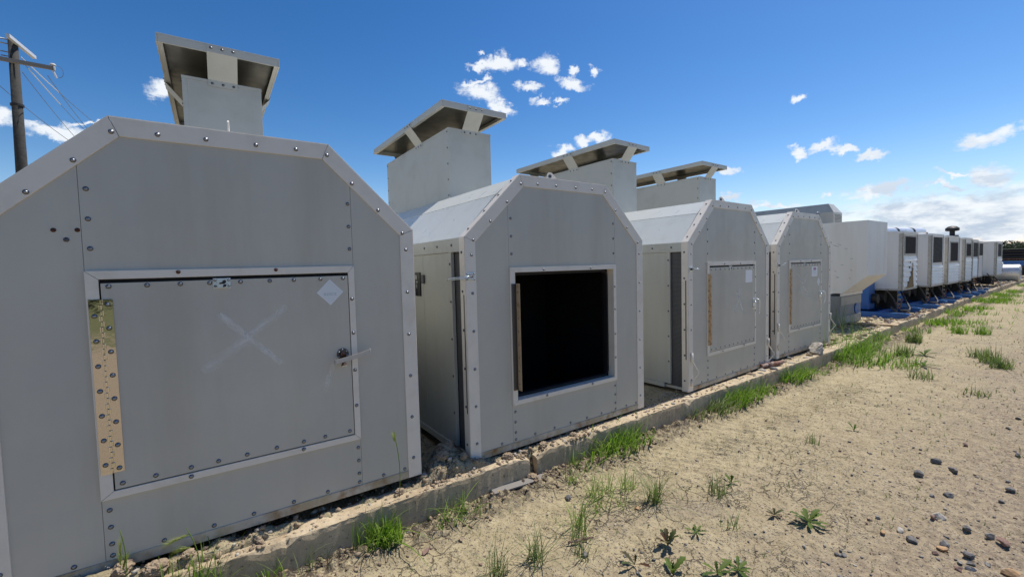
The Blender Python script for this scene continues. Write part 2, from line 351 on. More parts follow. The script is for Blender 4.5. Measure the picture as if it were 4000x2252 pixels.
# ---------------------------------------------------------------- ground
def axis(segs):
    out = []
    for a, b, d in segs: out += list(np.arange(a, b, d))
    return np.array(out)
def ground_h(X, Y):
    cy = curb_y(X)
    step = np.clip((Y - cy - .03) / .05, 0, 1); step = step * step * (3 - 2 * step)
    near = np.clip((14 - np.abs(X)) / 10, .15, 1) * np.clip((Y + 4) / 3, .15, 1)
    h = (fbm(X, Y, 1.1, 3, 3) - .5) * .05 + (fbm(X, Y, 7, 4, 5) - .5) * .030 * near + np.clip(fbm(X, Y, 24, 3, 9) - .5, -.2, .5) * .030 * near
    # clods along the kerb foot
    foot = np.exp(-((Y - cy + .08) / .13) ** 2); h += foot * (.012 + np.clip(fbm(X, Y, 18, 4, 21) - .46, 0, 1) * .14)
    # tyre tread: short ripples
    tr = np.exp(-((Y - 1.98 + (X - 3) * .03) / .24) ** 2) * np.clip((X - 2.4) / .6, 0, 1) * np.clip((8.5 - X) / 2, 0, 1)
    h += tr * (.0095 * np.sin((X * 1.0 + Y * .55) * 2 * np.pi / .10) * (.4 + fbm(X, Y, 5, 2, 33)))
    h = h * (1 - step)
    deb = (fbm(X, Y, 9, 4, 41) - .30) * .075 + np.clip(fbm(X, Y, 30, 3, 45) - .5, 0, 1) * .05
    h += step * (.165 - .05 * np.clip((Y - 2.69) / .03, 0, 1) * np.clip((4.2 - X) * 3, 0, 1) + np.where(X < 4.0, deb, deb * .35) * np.clip(1 - (Y - cy - .5) / 2, .1, 1))
    # dirt heap in the first gap between enclosures
    h += step * .09 * np.clip(1 - np.abs(X + .35) / .75, 0, 1) * np.exp(-((Y - 2.64) / .09) ** 2) * fbm(X, Y, 11, 4, 71) * 1.6
    h += step * .14 * np.exp(-((X - 1.36) / .22) ** 2 - ((Y - 2.80) / .28) ** 2) * (.5 + fbm(X, Y, 14, 4, 51))
    return h
def make_ground():
    xs = axis([(-400, -40, 40), (-40, -6, 4), (-6, -1.2, .25), (-1.2, 0, .04), (0, 6.5, .014), (6.5, 14, .04), (14, 40, .25), (40, 200, 8), (200, 1001, 100)])
    ys = axis([(-400, -40, 40), (-40, -3, 2), (-3, .1, .10), (.1, 2.45, .014), (2.45, 2.85, .010), (2.85, 4, .05), (4, 30, 1.), (30, 200, 15), (200, 901, 100)])
    X, Y = np.meshgrid(xs, ys, indexing='ij'); Z = ground_h(X, Y)
    co = np.stack([X, Y, Z], -1).reshape(-1, 3); nx, ny = X.shape
    i = np.arange((nx - 1) * (ny - 1)); a = (i // (ny - 1)) * ny + i % (ny - 1)
    F = np.stack([a, a + ny, a + ny + 1, a + 1], -1)
    me = bpy.data.meshes.new('ground'); me.vertices.add(len(co)); me.vertices.foreach_set('co', co.ravel())
    me.loops.add(F.size); me.loops.foreach_set('vertex_index', F.ravel()); me.polygons.add(len(F))
    me.polygons.foreach_set('loop_start', np.arange(0, F.size, 4)); me.polygons.foreach_set('loop_total', np.full(len(F), 4)); me.update(calc_edges=True)
    me.polygons.foreach_set('use_smooth', np.ones(len(F), bool)); me.materials.append(M['sand'])
    struct(link('ground', me))
make_ground()
def gz(x, y): return float(ground_h(np.array([x]), np.array([y]))[0])
# ---------------------------------------------------------------- kerb: one cast concrete piece per length
def kerb(x0, x1, label, seed, skew=0., drop=0.):
    n = int((x1 - x0) / (.025 if x1 < 10 else .12)); xs = np.linspace(x0, x1, n); prof_n = 15; V = []; r = np.random.default_rng(seed)
    wid = .15
    chip = fbm(xs, xs * 0 + seed, 3.2, 5, seed, .6); chip2 = fbm(xs, xs * 0 + seed + 4, 16, 3, seed + 1)
    for i, x in enumerate(xs):
        y0 = float(curb_y(np.array([x]))[0]) + skew * (x - x0); top = .19 - drop
        c = max(0, chip[i] - .52) * .22 + max(0, chip2[i] - .55) * .05
        endr = min(1, min(i, n - 1 - i) / 5.); top -= .03 * (1 - endr); b = c + .004
        pts = [(0, -.12), (0, 0), (0, .05), (0, top - b * 1.5 - .02), (0.002, top - b), (b * .6, top - b * .25), (b + .01, top), (.045, top + .001), (.08, top), (.11, top), (wid - .01, top), (wid, top - .01), (wid, .1), (wid, 0), (wid, -.12)]
        for q, (dy, z) in enumerate(pts):
            nz = (r.random() - .5) * .004 if 0 < q < 11 else 0
            V.append((x, y0 + dy + nz, z + nz))
    F = [(i * prof_n + j, (i + 1) * prof_n + j, (i + 1) * prof_n + j + 1, i * prof_n + j + 1) for i in range(n - 1) for j in range(prof_n - 1)]
    F += [tuple(range(prof_n)), tuple(range((n - 1) * prof_n, n * prof_n))]
    m = MB(); m.add(V, F); o = m.build('kerb', 'concrete'); tag(o, label, 'concrete kerb', 'lengths of low concrete kerb'); return o
kerb(-4, 1.93, 'chipped concrete kerb length under the nearest big grey enclosure', 3)
kerb(2.0, 9.2, 'long sunlit concrete kerb length below the open-fronted and the two closed enclosures', 5, -.001)
kerb(9.26, 14.0, 'grey concrete kerb length ending beside the white hooded housing', 8)
kerb(14.05, 48, 'far concrete kerb length in front of the row of white pump cabins', 11)
# ---------------------------------------------------------------- the grey enclosures
UW, HS, HT, CH = 1.92, 1.607, 2.082, .491
FL, FR, FB, FT = .376, 1.541, .335, 1.385      # door frame, outer
DL, DR, DB, DT = .427, 1.503, .375, 1.340      # door, outer
OUT = [(0, 0), (UW, 0), (UW, HS), (UW - CH, HT), (CH, HT), (0, HS)]
def inset(poly, d):
    n = len(poly); res = []
    for i in range(n):
        p0, p1, p2 = Vector(poly[i - 1]), Vector(poly[i]), Vector(poly[(i + 1) % n])
        a = (p1 - p0).normalized(); b = (p2 - p1).normalized(); na = Vector((-a.y, a.x)); nb = Vector((-b.y, b.x))
        k = (na + nb) / (1 + na.dot(nb)); res.append(tuple(p1 + k * d))
    return res
INN = inset(OUT, .086); INN[0] = (.086, .048); INN[1] = (UW - .086, .048)
def bolt_mesh(mname, rad=.0074):
    m = MB(); seg = 10; rings = [(rad * 1.45, 0), (rad * 1.45, -.0016), (rad, -.0018), (rad * .93, -.0045), (rad * .55, -.0068)]
    vs = [(r * math.cos(2 * math.pi * j / seg), y, r * math.sin(2 * math.pi * j / seg)) for r, y in rings for j in range(seg)] + [(0, -.0074, 0)]
    fs = [(i * seg + j, i * seg + (j + 1) % seg, (i + 1) * seg + (j + 1) % seg, (i + 1) * seg + j) for i in range(len(rings) - 1) for j in range(seg)]
    fs += [((len(rings) - 1) * seg + j, (len(rings) - 1) * seg + (j + 1) % seg, len(rings) * seg) for j in range(seg)]
    me = bpy.data.meshes.new('bolt'); me.from_pydata(vs, [], fs); me.polygons.foreach_set('use_smooth', [True] * len(fs)); me.materials.append(M[mname]); me.materials.append(M['boltd'])
    if mname == 'bolt': me.polygons.foreach_set('material_index', [1 if i < 2 * seg else 0 for i in range(len(fs))])
    me.update(); return me
BOLT = bolt_mesh('bolt'); BOLTD = bolt_mesh('boltd', .0070); BOLTR = bolt_mesh('rustbolt', .0065)
def bolts(root, pts, v=0., me=None, rot=None, name='bolt'):
    for u, z in pts:
        o = link(name, me or BOLT, root, (u, v, z))
        if rot: o.rotation_euler = rot
def lin(a, b, n): return [a + (b - a) * i / (n - 1) for i in range(n)]
def strip_uv(name, a, b, w, v, parent):
    a = Vector(a); b = Vector(b); d = (b - a).normalized(); n = Vector((-d.y, d.x)) * w / 2
    P = [a - n, b - n, b + n, a + n]; me = bpy.data.meshes.new(name); me.from_pydata([(p.x, v, p.y) for p in P], [], [(0, 1, 2, 3)])
    uv = me.uv_layers.new(); 
    for i, q in enumerate(((0, 0), (1, 0), (1, 1), (0, 1))): uv.data[i].uv = q
    me.materials.append(M['chalk']); return link(name, me, parent)
def enclosure(loc, rz, label, style):
    T = thing('equipment_enclosure', label, 'metal enclosure', loc, rz, 'grey steel enclosures with eight-sided fronts')
    # front skin: three sheets with a seam between
    z0 = .049; g = .0009
    zc = lambda u: HS + (u / CH) * (HT - HS) if u < CH else (HT if u < UW - CH else HS + ((UW - u) / CH) * (HT - HS))
    m = MB(); ins = .02
    m.prism([(ins, z0 - .03), (FL - g, z0 - .03), (FL - g, zc(FL) - .025), (ins, HS - .01)], .007, .03)
    m.prism([(FR + g, z0 - .03), (UW - ins, z0 - .03), (UW - ins, HS - .01), (FR + g, zc(FR) - .025)], .007, .03)
    m.prism([(FL + g, FT - .02), (FR - g, FT - .02), (FR - g, zc(FR) - .025), (UW - CH - .01, HT - .02), (CH + .01, HT - .02), (FL + g, zc(FL) - .025)], .007, .03)
    m.prism([(FL + g, z0 - .03), (FR - g, z0 - .03), (FR - g, FB + .02), (FL + g, FB + .02)], .007, .03)
    m.build('front_panel', 'paint', T)
    m = MB(); m.box(FL - .01, FL + .012, .012, .028, .03, zc(FL) - .03); m.box(FR - .012, FR + .01, .012, .028, .03, zc(FR) - .03)
    m.build('seam_seal', 'seam', T)
    # trim, mitred
    m = MB()
    for i in range(1, 6):
        j = (i + 1) % 6; a, b, c, d = Vector(OUT[i]), Vector(OUT[j]), Vector(INN[j]), Vector(INN[i]); e = (b - a).normalized() * .0012
        if i == 1: m.prism([(UW, .001), (UW, HS - .001), tuple(c - e), (INN[1][0], .001)], 0, .018)
        elif i == 5: m.prism([tuple(a + e), (0, .001), (.086, .001), tuple(Vector(INN[5]) + e)], 0, .018)
        else: m.prism([tuple(a + e), tuple(b - e), tuple(c - e), tuple(d + e)], 0, .018)
    fl = MB(); o2 = inset(OUT, -.003)
    for i in range(1, 6):
        j = (i + 1) % 6; fl.prism([OUT[i], o2[i] if i > 1 else (UW + .003, 0), o2[j] if i < 5 else (-.003, 0), OUT[j]], .002, .078)
    m.v += []; k = len(m.v); m.v += fl.v; m.f += [tuple(q + k for q in f) for f in fl.f]
    m.build('edge_trim', 'trim', T, bevel=.0022)
    m = MB(); m.box(.087, UW - .087, .002, .05, 0, .048); m.build('base_rail', 'rust_rail', T, bevel=.003)
    # roof sheets
    L = 3.95
    m = MB(); mid = (CH * .64, HS + (HT - HS) * .68); q0 = (.004, HS); q1 = (CH + .02, HT - .006)
    def sheet(a, b, v0, v1, th=.012):
        a = Vector(a); b = Vector(b); d = (b - a).normalized(); n = Vector((-d.y, d.x)) * th
        m.prism([tuple(a), tuple(a + n * -1), tuple(b + n * -1), tuple(b)], v0, v1)
    sheet(q0, (mid[0] - .002, mid[1] - .002), .079, L); sheet((mid[0] + .001, mid[1] + .003), q1, .079, L)
    sheet(q1, (UW - CH - .02, HT - .006), .079, L); sheet((UW - CH - .02, HT - .006), (UW - mid[0] - .001, mid[1] + .003), .079, L); sheet((UW - mid[0] + .002, mid[1] - .002), (UW - .004, HS), .079, L)
    m.build('roof', 'roof', T)
    # sides
    for sx in (0, 1):
        X = (lambda a, b: (a, b)) if sx == 0 else (lambda a, b: (UW - b, UW - a))
        m = MB(); m.box(*X(0, .02), .079, L, 1.507, HS - .002); m.box(*X(0, .02), .30, L, 0, .05)
        m.box(*X(.004, .03), .222, .262, .05, 1.507); m.build('side_frame', 'side', T, bevel=.002)
        m = MB(); m.box(*X(.010, .03), .263, .742, .052, 1.505); m.box(*X(.010, .03), .746, 2.3, .052, 1.505); m.box(*X(.010, .03), 2.304, L, .052, 1.505)
        m.build('side_panel', 'side', T)
        m = MB(); m.box(*X(.035, .04), .078, .224, .02, 1.507); m.build('mesh_screen', 'screen', T)
        rr = (0, 0, -math.pi / 2) if sx == 0 else (0, 0, math.pi / 2); xx = -.003 if sx == 0 else UW + .003
        if sx == 0:
            for z in lin(.12, 1.5, 6): bo = link('bolt', BOLTD, T, (-.003, .045, z)); bo.rotation_euler = rr
            for z in lin(.3, 1.42, 5): bo = link('bolt', BOLTD, T, (.004, .242, z)); bo.rotation_euler = rr
            for v in lin(.2, 1.4, 6): bo = link('bolt', BOLTD, T, (0, v, 1.558)); bo.rotation_euler = rr
            sl = MB(); sl.box(-.0045, -.0028, .022, .034, .35, 1.2); sl.build('slot_strip', 'boltd', T)
    m = MB(); m.prism([(p[0] * .98 + .02, p[1] * .985 + .01) for p in OUT], L - .02, L); m.box(.03, UW - .03, .05, L - .03, .0, .03); m.build('back_wall', 'paint', T)
    # bolts on trim and seams
    tz = lin(.127, 1.48, 6)
    bolts(T, [(UW - .05, z) for z in tz] + [(.052, z) for z in tz], -.0001)
    for a, b in (((.052, 1.585), (.50, 2.02)),):
        pts = [(.069, 1.585), (.218, 1.721), (.368, 1.870)]
        bolts(T, pts + [(UW - u, z) for u, z in pts])
    bolts(T, [(.50, 2.013), (.664, 2.024), (.852, 2.028), (1.068, 2.03), (1.259, 2.032), (1.42, 2.020)])
    sb = [1.485, 1.617, 1.75, .282, .202, .122, .068]
    bolts(T, [(.401, z) for z in sb] + [(1.524, z) for z in sb], .0069)
    bolts(T, [(u, .066) for u in (.271, .588, .789, .966, 1.16, 1.34, 1.672, 1.81)], .0069)
    ca = math.atan2(HT - HS, CH)
    for q in (.12, .4, .66, .9):
        bo = link('bolt', BOLTD, T, (CH * q - .002, .042, HS + (HT - HS) * q + .003)); bo.rotation_euler = (0, -ca, 0); bo.rotation_euler = (Matrix.Rotation(-ca, 3, 'Y') @ Matrix.Rotation(-math.pi / 2, 3, 'X')).to_euler()
    # door frame
    m = MB(); A = [(FL, FB), (FR, FB), (FR, FT), (FL, FT)]; Bq = [(DL - .006, DB - .006), (DR + .004, DB - .006), (DR + .004, DT + .006), (DL - .006, DT + .006)]
    for i in range(4):
        j = (i + 1) % 4; a, b, c, d = Vector(A[i]), Vector(A[j]), Vector(Bq[j]), Vector(Bq[i]); e = (b - a).normalized() * .0008
        m.prism([tuple(a + e), tuple(b - e), tuple(c - e), tuple(d + e)], -.006, .012)
    dep = .075
    if style == 'open': 
        m.box(FL + .02, DL - .007, .013, dep, DB - .02, DT + .02); m.box(DR + .005, DR + .02, .013, dep, DB - .02, DT + .02)
        m.box(DL - .006, DR + .004, .013, dep, DB - .022, DB - .007); m.box(DL - .006, DR + .004, .013, dep, DT + .007, DT + .022)
    m.build('door_frame', 'trim', T, bevel=.002)
    bolts(T, [(1.522, z) for z in (1.189, .986, .762, .546)] + [(.709, .354), (1.222, .356)], -.0061)
    if style == 'open':
        # rounded rubber seal round the way in, black space behind it
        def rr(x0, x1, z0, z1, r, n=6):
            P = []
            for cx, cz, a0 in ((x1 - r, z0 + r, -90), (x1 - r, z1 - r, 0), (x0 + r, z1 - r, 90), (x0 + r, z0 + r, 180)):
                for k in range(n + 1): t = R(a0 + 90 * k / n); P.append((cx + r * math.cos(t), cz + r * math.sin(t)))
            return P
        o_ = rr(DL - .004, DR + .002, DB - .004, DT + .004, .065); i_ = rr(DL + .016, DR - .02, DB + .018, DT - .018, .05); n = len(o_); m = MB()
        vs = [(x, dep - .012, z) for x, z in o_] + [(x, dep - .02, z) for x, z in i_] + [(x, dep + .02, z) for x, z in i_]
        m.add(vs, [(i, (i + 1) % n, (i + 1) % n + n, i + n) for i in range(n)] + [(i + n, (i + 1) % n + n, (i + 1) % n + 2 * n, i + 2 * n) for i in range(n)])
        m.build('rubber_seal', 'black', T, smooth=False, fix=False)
        # jamb fillets in the corners, plus a near-black box painting in the shade inside
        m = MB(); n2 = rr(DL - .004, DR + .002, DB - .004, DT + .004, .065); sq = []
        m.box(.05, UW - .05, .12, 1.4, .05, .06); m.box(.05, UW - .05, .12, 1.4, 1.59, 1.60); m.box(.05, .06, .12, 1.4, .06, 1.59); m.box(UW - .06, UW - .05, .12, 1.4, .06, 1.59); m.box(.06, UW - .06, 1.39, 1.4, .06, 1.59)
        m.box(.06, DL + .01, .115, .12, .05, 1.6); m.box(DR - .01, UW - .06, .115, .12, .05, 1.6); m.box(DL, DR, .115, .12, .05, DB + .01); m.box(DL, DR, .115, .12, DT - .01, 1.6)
        m.build('interior_shade_box', 'dark', T)
        m = MB(); m.box(.383, .423, -.011, -.0065, .452, 1.262); m.build('hinge_plate', 'boltd', T)
        m = MB(); m.box(.424, .4265, -.055, -.008, .450, 1.262); h = m.build('hinge_leaf', 'plank', T)
        for z in lin(.5, 1.2, 8): bo = link('bolt', BOLTD, T, (.423, -.03, z)); bo.rotation_euler = (0, 0, -math.pi / 2); bo.scale = (.5, .5, .5)
        bolts(T, [(.70, 1.362), (1.22, 1.362)], -.0061)
    else:
        m = MB(); m.box(DL - .004, DR + .003, .012, .02, DB - .004, DT + .004); m.build('door_gasket', 'gap', T)
        m = MB(); m.box(DL, DR, -.004, .011, DB, DT - .012); D = m.build('door', 'paint', T, bevel=.002)
        # hinge: two leaves and a knuckled pin
        hm = 'steel' if style == 'first' else 'rusthinge'
        m = MB(); m.box(.383, .421, -.0092, -.0065, .455, 1.257); m.box(.427, .465, -.0075, -.0048, .457, 1.255); H = m.build('hinge', hm, D)
        m = MB(); m.box(.4212, .4268, -.0085, -.0050, .456, 1.256); m.build('hinge_gap', 'gap', D)  # black strip put in as the shade between the hinge leaves
        m = MB(); nk = 32
        for k in range(nk):
            za = .457 + k * .8 / nk; o = .0012 if k % 2 else -.0012
            m.tube([(.424 + o * 2.4, -.009, za + .001), (.424 + o * 2.4, -.009, za + .8 / nk - .0025)], .0068, 10)
        m.build('hinge_pin', hm, D, smooth=False)
        bolts(D, [(.401, z) for z in lin(.50, 1.182, 7)], -.0093); bolts(D, [(.447, z) for z in lin(.475, 1.232, 8)], -.0076)
        if style == 'first':
            bolts(D, [(u, 1.313) for u in (.454, .589, .714, .832, .964, 1.098, 1.215, 1.353, 1.476)] + [(u, .399) for u in (.454, .574, .711, .824, .95, 1.089, 1.225, 1.339, 1.477)], -.0041)
            bolts(T, [(.709, 1.372), (1.13, 1.372)], -.0061, BOLTR, name='rusty_bolt')
        else:
            bolts(D, [(u, 1.305) for u in lin(.455, 1.476, 11)] + [(u, .402) for u in lin(.455, 1.476, 11)], -.0041)
            bolts(T, [(.75, 1.364), (1.13, 1.364)], -.0061)
        # slide latch plate
        m = MB(); m.box(.846, .862, -.0075, -.0042, 1.284, 1.336); m.box(.905, .921, -.0075, -.0042, 1.284, 1.336); m.box(.8625, .9045, -.014, -.0042, 1.286, 1.335)
        LP = m.build('slide_latch', 'zinc', D, bevel=.001)
        m = MB(); m.prism([(.872, 1.306), (.894, 1.306), (.902, 1.316), (.898, 1.326), (.888, 1.324), (.884, 1.315), (.872, 1.313)], -.0165, -.0145); m.prism([(.886, 1.289), (.900, 1.292), (.902, 1.304), (.890, 1.303)], -.0165, -.0145); m.build('latch_slot', 'black', LP)
        for a in (.854, .913):
            for b in (1.295, 1.325): bo = link('bolt', BOLT, LP, (a, -.0076, b)); bo.scale = (.6, .6, .6)
    # lifting lug
    m = MB(); P = [(-.055, 0), (.055, 0), (.052, .012), (-.005, .075), (-.03, .078), (-.045, .066)]
    m.prism([(.12 + a, HT + b - .004) for a, b in P] if False else P, -.004, .004, 'y')
    lg = m.build('lifting_lug', 'trim', T, bevel=.001); lg.location = (.90 if style != 'first' else .955, .10, HT - .002); lg.rotation_euler = (0, 0, R(86) if style == 'first' else R(-20))
    if style != 'first':
        m = MB(); m.tube([(-.022, -.0046, .045), (-.022, -.0042, .045)], .015, 14); m.build('lug_hole', 'boltd', lg)
    # roof duct with its raised rain cap
    z1 = 2.905; u0, u1, v0, v1 = .73, 1.266, 1.597, 3.527
    m = MB(); m.box(u0, u1, v0, v1, HT - .01, z1 - .022); m.box(u0 - .003, u1 + .003, v0 - .003, v1 + .003, z1 - .0215, z1); m.box(u0 - .0015, u0 + .03, v0 - .0025, v0 - .0001, HT, z1 - .022)
    DU = m.build('air_duct', 'duct', T, bevel=.002)
    m = MB(); m.box(u0 + .03, u1 - .03, v0 + .03, v1 - .03, z1 + .0005, z1 + .001); m.build('duct_mouth', 'dark', DU)  # flat near-black plate paints the shade of the open mouth
    m = MB()
    c0, c1, c2, c3, cz, th = .593, 1.398, 1.456, 3.679, 3.128, .066
    m.box(c0, c1, c2, c3, cz - .012, cz)
    for a in ((c0, c0 + .012, c2, c3), (c1 - .012, c1, c2, c3), (c0 + .0125, c1 - .0125, c2, c2 + .012), (c0 + .0125, c1 - .0125, c3 - .012, c3)): m.box(*a, cz - th, cz - .0125)
    for a in ((c0 + .0125, c0 + .04, c2 + .0125, c3 - .0125), (c1 - .04, c1 - .0125, c2 + .0125, c3 - .0125)): m.box(*a, cz - th, cz - th + .006)
    CP = m.build('rain_cap', 'duct', T, bevel=.0015)
    m = MB(); m.box(c0 + .013, c1 - .013, c2 + .013, c3 - .013, cz - .0145, cz - .0125); m.build('cap_shade_sheet', 'cap_shade', CP)  # added dark sheet, paints the underside of the cap as shaded
    def bracket(cx, cy, dx, dy, w):    # sheet bracket leaning from duct lip out to the cap edge
        m = MB(); px, py = -dy, dx
        a0 = (cx, cy, z1 - .05); a1 = (cx, cy, z1 + .0); off = .139 if dx else .141
        b0 = (cx + dx * off, cy + dy * off, cz - th + .004); b1 = (cx + dx * off, cy + dy * off, cz - .004); e = .003
        def quad(p, q):
            V = []
            for s_ in (0, 1):
                for pt in (p, q):
                    for w_ in (-w / 2, w / 2): V.append((pt[0] + px * w_ + dx * (e * (1 - s_) + .0008), pt[1] + py * w_ + dy * (e * (1 - s_) + .0008), pt[2]))
            m.add(V, [(0, 1, 3, 2), (4, 6, 7, 5), (0, 2, 6, 4), (1, 5, 7, 3), (0, 4, 5, 1), (2, 3, 7, 6)])
        sft = .004
        a0 = (a0[0] + dx * sft, a0[1] + dy * sft, a0[2]); a1 = (a1[0] + dx * sft, a1[1] + dy * sft, a1[2])
        quad(a0, a1); quad(a1, b0); quad(b0, b1)
        br = m.build('bracket', 'duct', T)
        for t_ in (-.36, 0, .36):
            for z_, o_ in ((z1 - .028, .008), (cz - .03, off + .0045)):
                bo = link('bolt', BOLTD, br, (cx + px * w * t_ + dx * o_, cy + py * w * t_ + dy * o_, z_)); bo.rotation_euler = (0, 0, math.atan2(dy, dx) + math.pi / 2)
    bracket((u0 + u1) / 2 + .0, v0, 0, -1, .20); bracket((u0 + u1) / 2, v1, 0, 1, .20)
    bracket(u0, v0 + .78, -1, 0, .20); bracket(u1, v0 + .78, 1, 0, .20)
    for z in lin(HT + .1, z1 - .04, 5):
        bo = link('bolt', BOLTD, DU, (u0 - .001, v0 + .03, z)); bo.rotation_euler = (0, 0, -math.pi / 2)
        bo = link('bolt', BOLTD, DU, (u0 - .001, v1 - .03, z)); bo.rotation_euler = (0, 0, -math.pi / 2)
    return T, (D if style != 'open' else None)
E1, D1 = enclosure((-.799, 2.684, .249), R(-.83), 'nearest and largest grey enclosure with polished steel hinge and diamond label on its closed door', 'first')
E2, _ = enclosure((1.501, 2.656, .214), R(-.384), 'grey enclosure whose door is missing, showing a black rounded opening', 'open')
E3, D3 = enclosure((4.185, 2.650, .209), R(1.363), 'closed grey enclosure with a blank white sticker and small chalk cross on its door', 'far')
E4, D4 = enclosure((6.514, 2.771, .208), R(-.149), 'farthest grey enclosure with a magenta oval sticker and chalk cross on its door', 'far')
# first door: rusty stud holes, diamond label, chalk cross, lever handle
for u, z, me in ((.289, 1.565, BOLTR), (.364, 1.567, BOLTR), (.327, 1.524, BOLTD)): link('rusty_bolt', me, E1, (u, .0069, z))
m = MB(); m.prism([(1.329, 1.235), (1.402, 1.160), (1.475, 1.235), (1.402, 1.310)], -.0052, -.0041); dia = m.build('diamond_label', 'film', D1)
m = MB()
for a, b in (((1.334, 1.235), (1.402, 1.305)), ((1.402, 1.305), (1.470, 1.235)), ((1.470, 1.235), (1.402, 1.165)), ((1.402, 1.165), (1.334, 1.235))):
    a = Vector(a); b = Vector(b); d = (b - a).normalized(); n = Vector((-d.y, d.x)) * .0012; m.prism([tuple(a - n), tuple(b - n), tuple(b + n), tuple(a + n)], -.0056, -.0053)
m.build('label_border', 'paper', dia)
def text(parent, s, size, loc, rot, mt, name='lettering'):
    cu_ = bpy.data.curves.new(name, 'FONT'); cu_.body = s; cu_.size = size; cu_.extrude = .0003; cu_.align_x = 'CENTER'
    tmp = bpy.data.objects.new('tmp', cu_); COL.objects.link(tmp); dg = bpy.context.evaluated_depsgraph_get(); dg.update(); me = bpy.data.meshes.new_from_object(tmp.evaluated_get(dg)); bpy.data.objects.remove(tmp)
    me.materials.clear(); me.materials.append(M[mt]); o = link(name, me, parent, loc); o.rotation_euler = rot; return o
text(dia, 'INSIDE', .024, (1.402, -.0054, 1.216), (math.pi / 2, 0, 0), 'greyprint')
strip_uv('chalk_mark', (.845, 1.168), (1.13, .865), .052, -.0046, D1); strip_uv('chalk_mark', (1.19, 1.185), (.95, 1.0), .055, -.0050, D1); strip_uv('chalk_mark', (1.0, 1.03), (.77, .86), .075, -.0054, D1)
strip_uv('chalk_mark', (.86, 1.165), (1.0, 1.02), .035, -.0058, D1); strip_uv('chalk_mark', (1.03, .97), (1.14, .85), .045, -.0062, D1)
strip_uv('chalk_mark', (1.41, .84), (1.345, .66), .05, -.0046, D1)
m = MB(); m.tube([(1.456, -.004, .868), (1.456, -.008, .868)], .034, 24); esc = m.build('handle_rose', 'boltd', D1, bevel=.001)
for a in (95, 150, 35, -30, 215): bo = link('bolt', BOLT, esc, (1.456 + .025 * math.cos(R(a)), -.0081, .868 + .025 * math.sin(R(a)))); bo.scale = (.75, .75, .75)
m = MB(); m.tube([(1.452, -.008, .862), (1.452, -.040, .858)], .016, 16); m.build('handle_boss', 'brown', D1, smooth=False)
m = MB()    # flat lever, hooked at both ends
P = [(1.402, -.036, .832), (1.404, -.052, .834), (1.425, -.058, .838), (1.48, -.060, .846), (1.56, -.060, .862), (1.600, -.060, .872), (1.604, -.052, .873), (1.604, -.036, .873)]
for i in range(len(P) - 1):
    a, b = Vector(P[i]), Vector(P[i + 1]); w = Vector((0, 0, .0125)); d = (b - a).normalized(); n = Vector((d.y, -d.x, 0)).normalized() * .0022
    m.add([a - w - n, b - w - n, b + w - n, a + w - n, a - w + n, b - w + n, b + w + n, a + w + n], [(0, 1, 2, 3), (7, 6, 5, 4), (0, 4, 5, 1), (1, 5, 6, 2), (2, 6, 7, 3), (3, 7, 4, 0)])
m.build('lever_handle', 'zincdull', D1)
m = MB(); m.tube([(1.452, -.036, .836), (1.452, -.036, .818)], [.011, .010], 12); m.tube([(1.452, -.036, .8175), (1.453, -.040, .806)], [.010, .018], 12); lk = m.build('key_barrel', 'brown', D1)
m = MB(); m.tube([(1.453, -.0405, .8055), (1.4535, -.042, .800)], .016, 14); m.build('key_face', 'brass', lk)
# corner latches (zinc) and pull rods
def corner_latch(E, u, z, hook):
    m = MB(); m.box(u - .045, u + .03, -.006, -.0005, z - .028, z + .028); a = m.build('corner_latch', 'zinc', E, bevel=.0015)
    m = MB(); m.box(u - .022, u + .006, -.018, -.0065, z - .010, z + .010); m.build('latch_slot', 'redp' if hook < 0 else 'black', a)
    m = MB()
    if hook < 0:
        m.tube([(u + .0, -.016, z + .004), (u - .06, -.014, z - .002), (u - .085, .07, z - .006), (u - .085, .20, z - .014), (u - .085, .21, z - .03)], .0042, 8); m.tube([(u + .0, -.016, z - .008), (u - .06, -.014, z - .012), (u - .087, .07, z - .018), (u - .087, .20, z - .026)], .0035, 8)
    else:
        m.tube([(u, -.014, z), (u + .01, -.045, z + .004), (u + .012, -.085, z + (.0 if hook == 1 else .03))], .006, 8)
    m.build('latch_rod', 'zinc', a, smooth=True)
    for q in (-.037, .022):
        for w in (-.019, .019): bo = link('bolt', BOLT, a, (u + q, -.0061, z + w)); bo.scale = (.6, .6, .6)
corner_latch(E2, .045, 1.328, -1); corner_latch(E3, .055, 1.318, 1); corner_latch(E4, .055, 1.318, 2)
def pull_rod(E, u, z):
    m = MB(); m.tube([(u, -.012, z + .20), (u, -.012, z + .11), (u + .01, -.016, z + .10), (u + .012, -.082, z), (u + .01, -.016, z - .10), (u, -.012, z - .11), (u, -.012, z - .16)], [.013, .013, .008, .008, .008, .010, .010], 10); m.build('pull_rod', 'trim', E, smooth=True)
pull_rod(E3, .045, .22); pull_rod(E3, UW - .035, .16); pull_rod(E4, .03, .30); pull_rod(E4, UW - .03, .30)
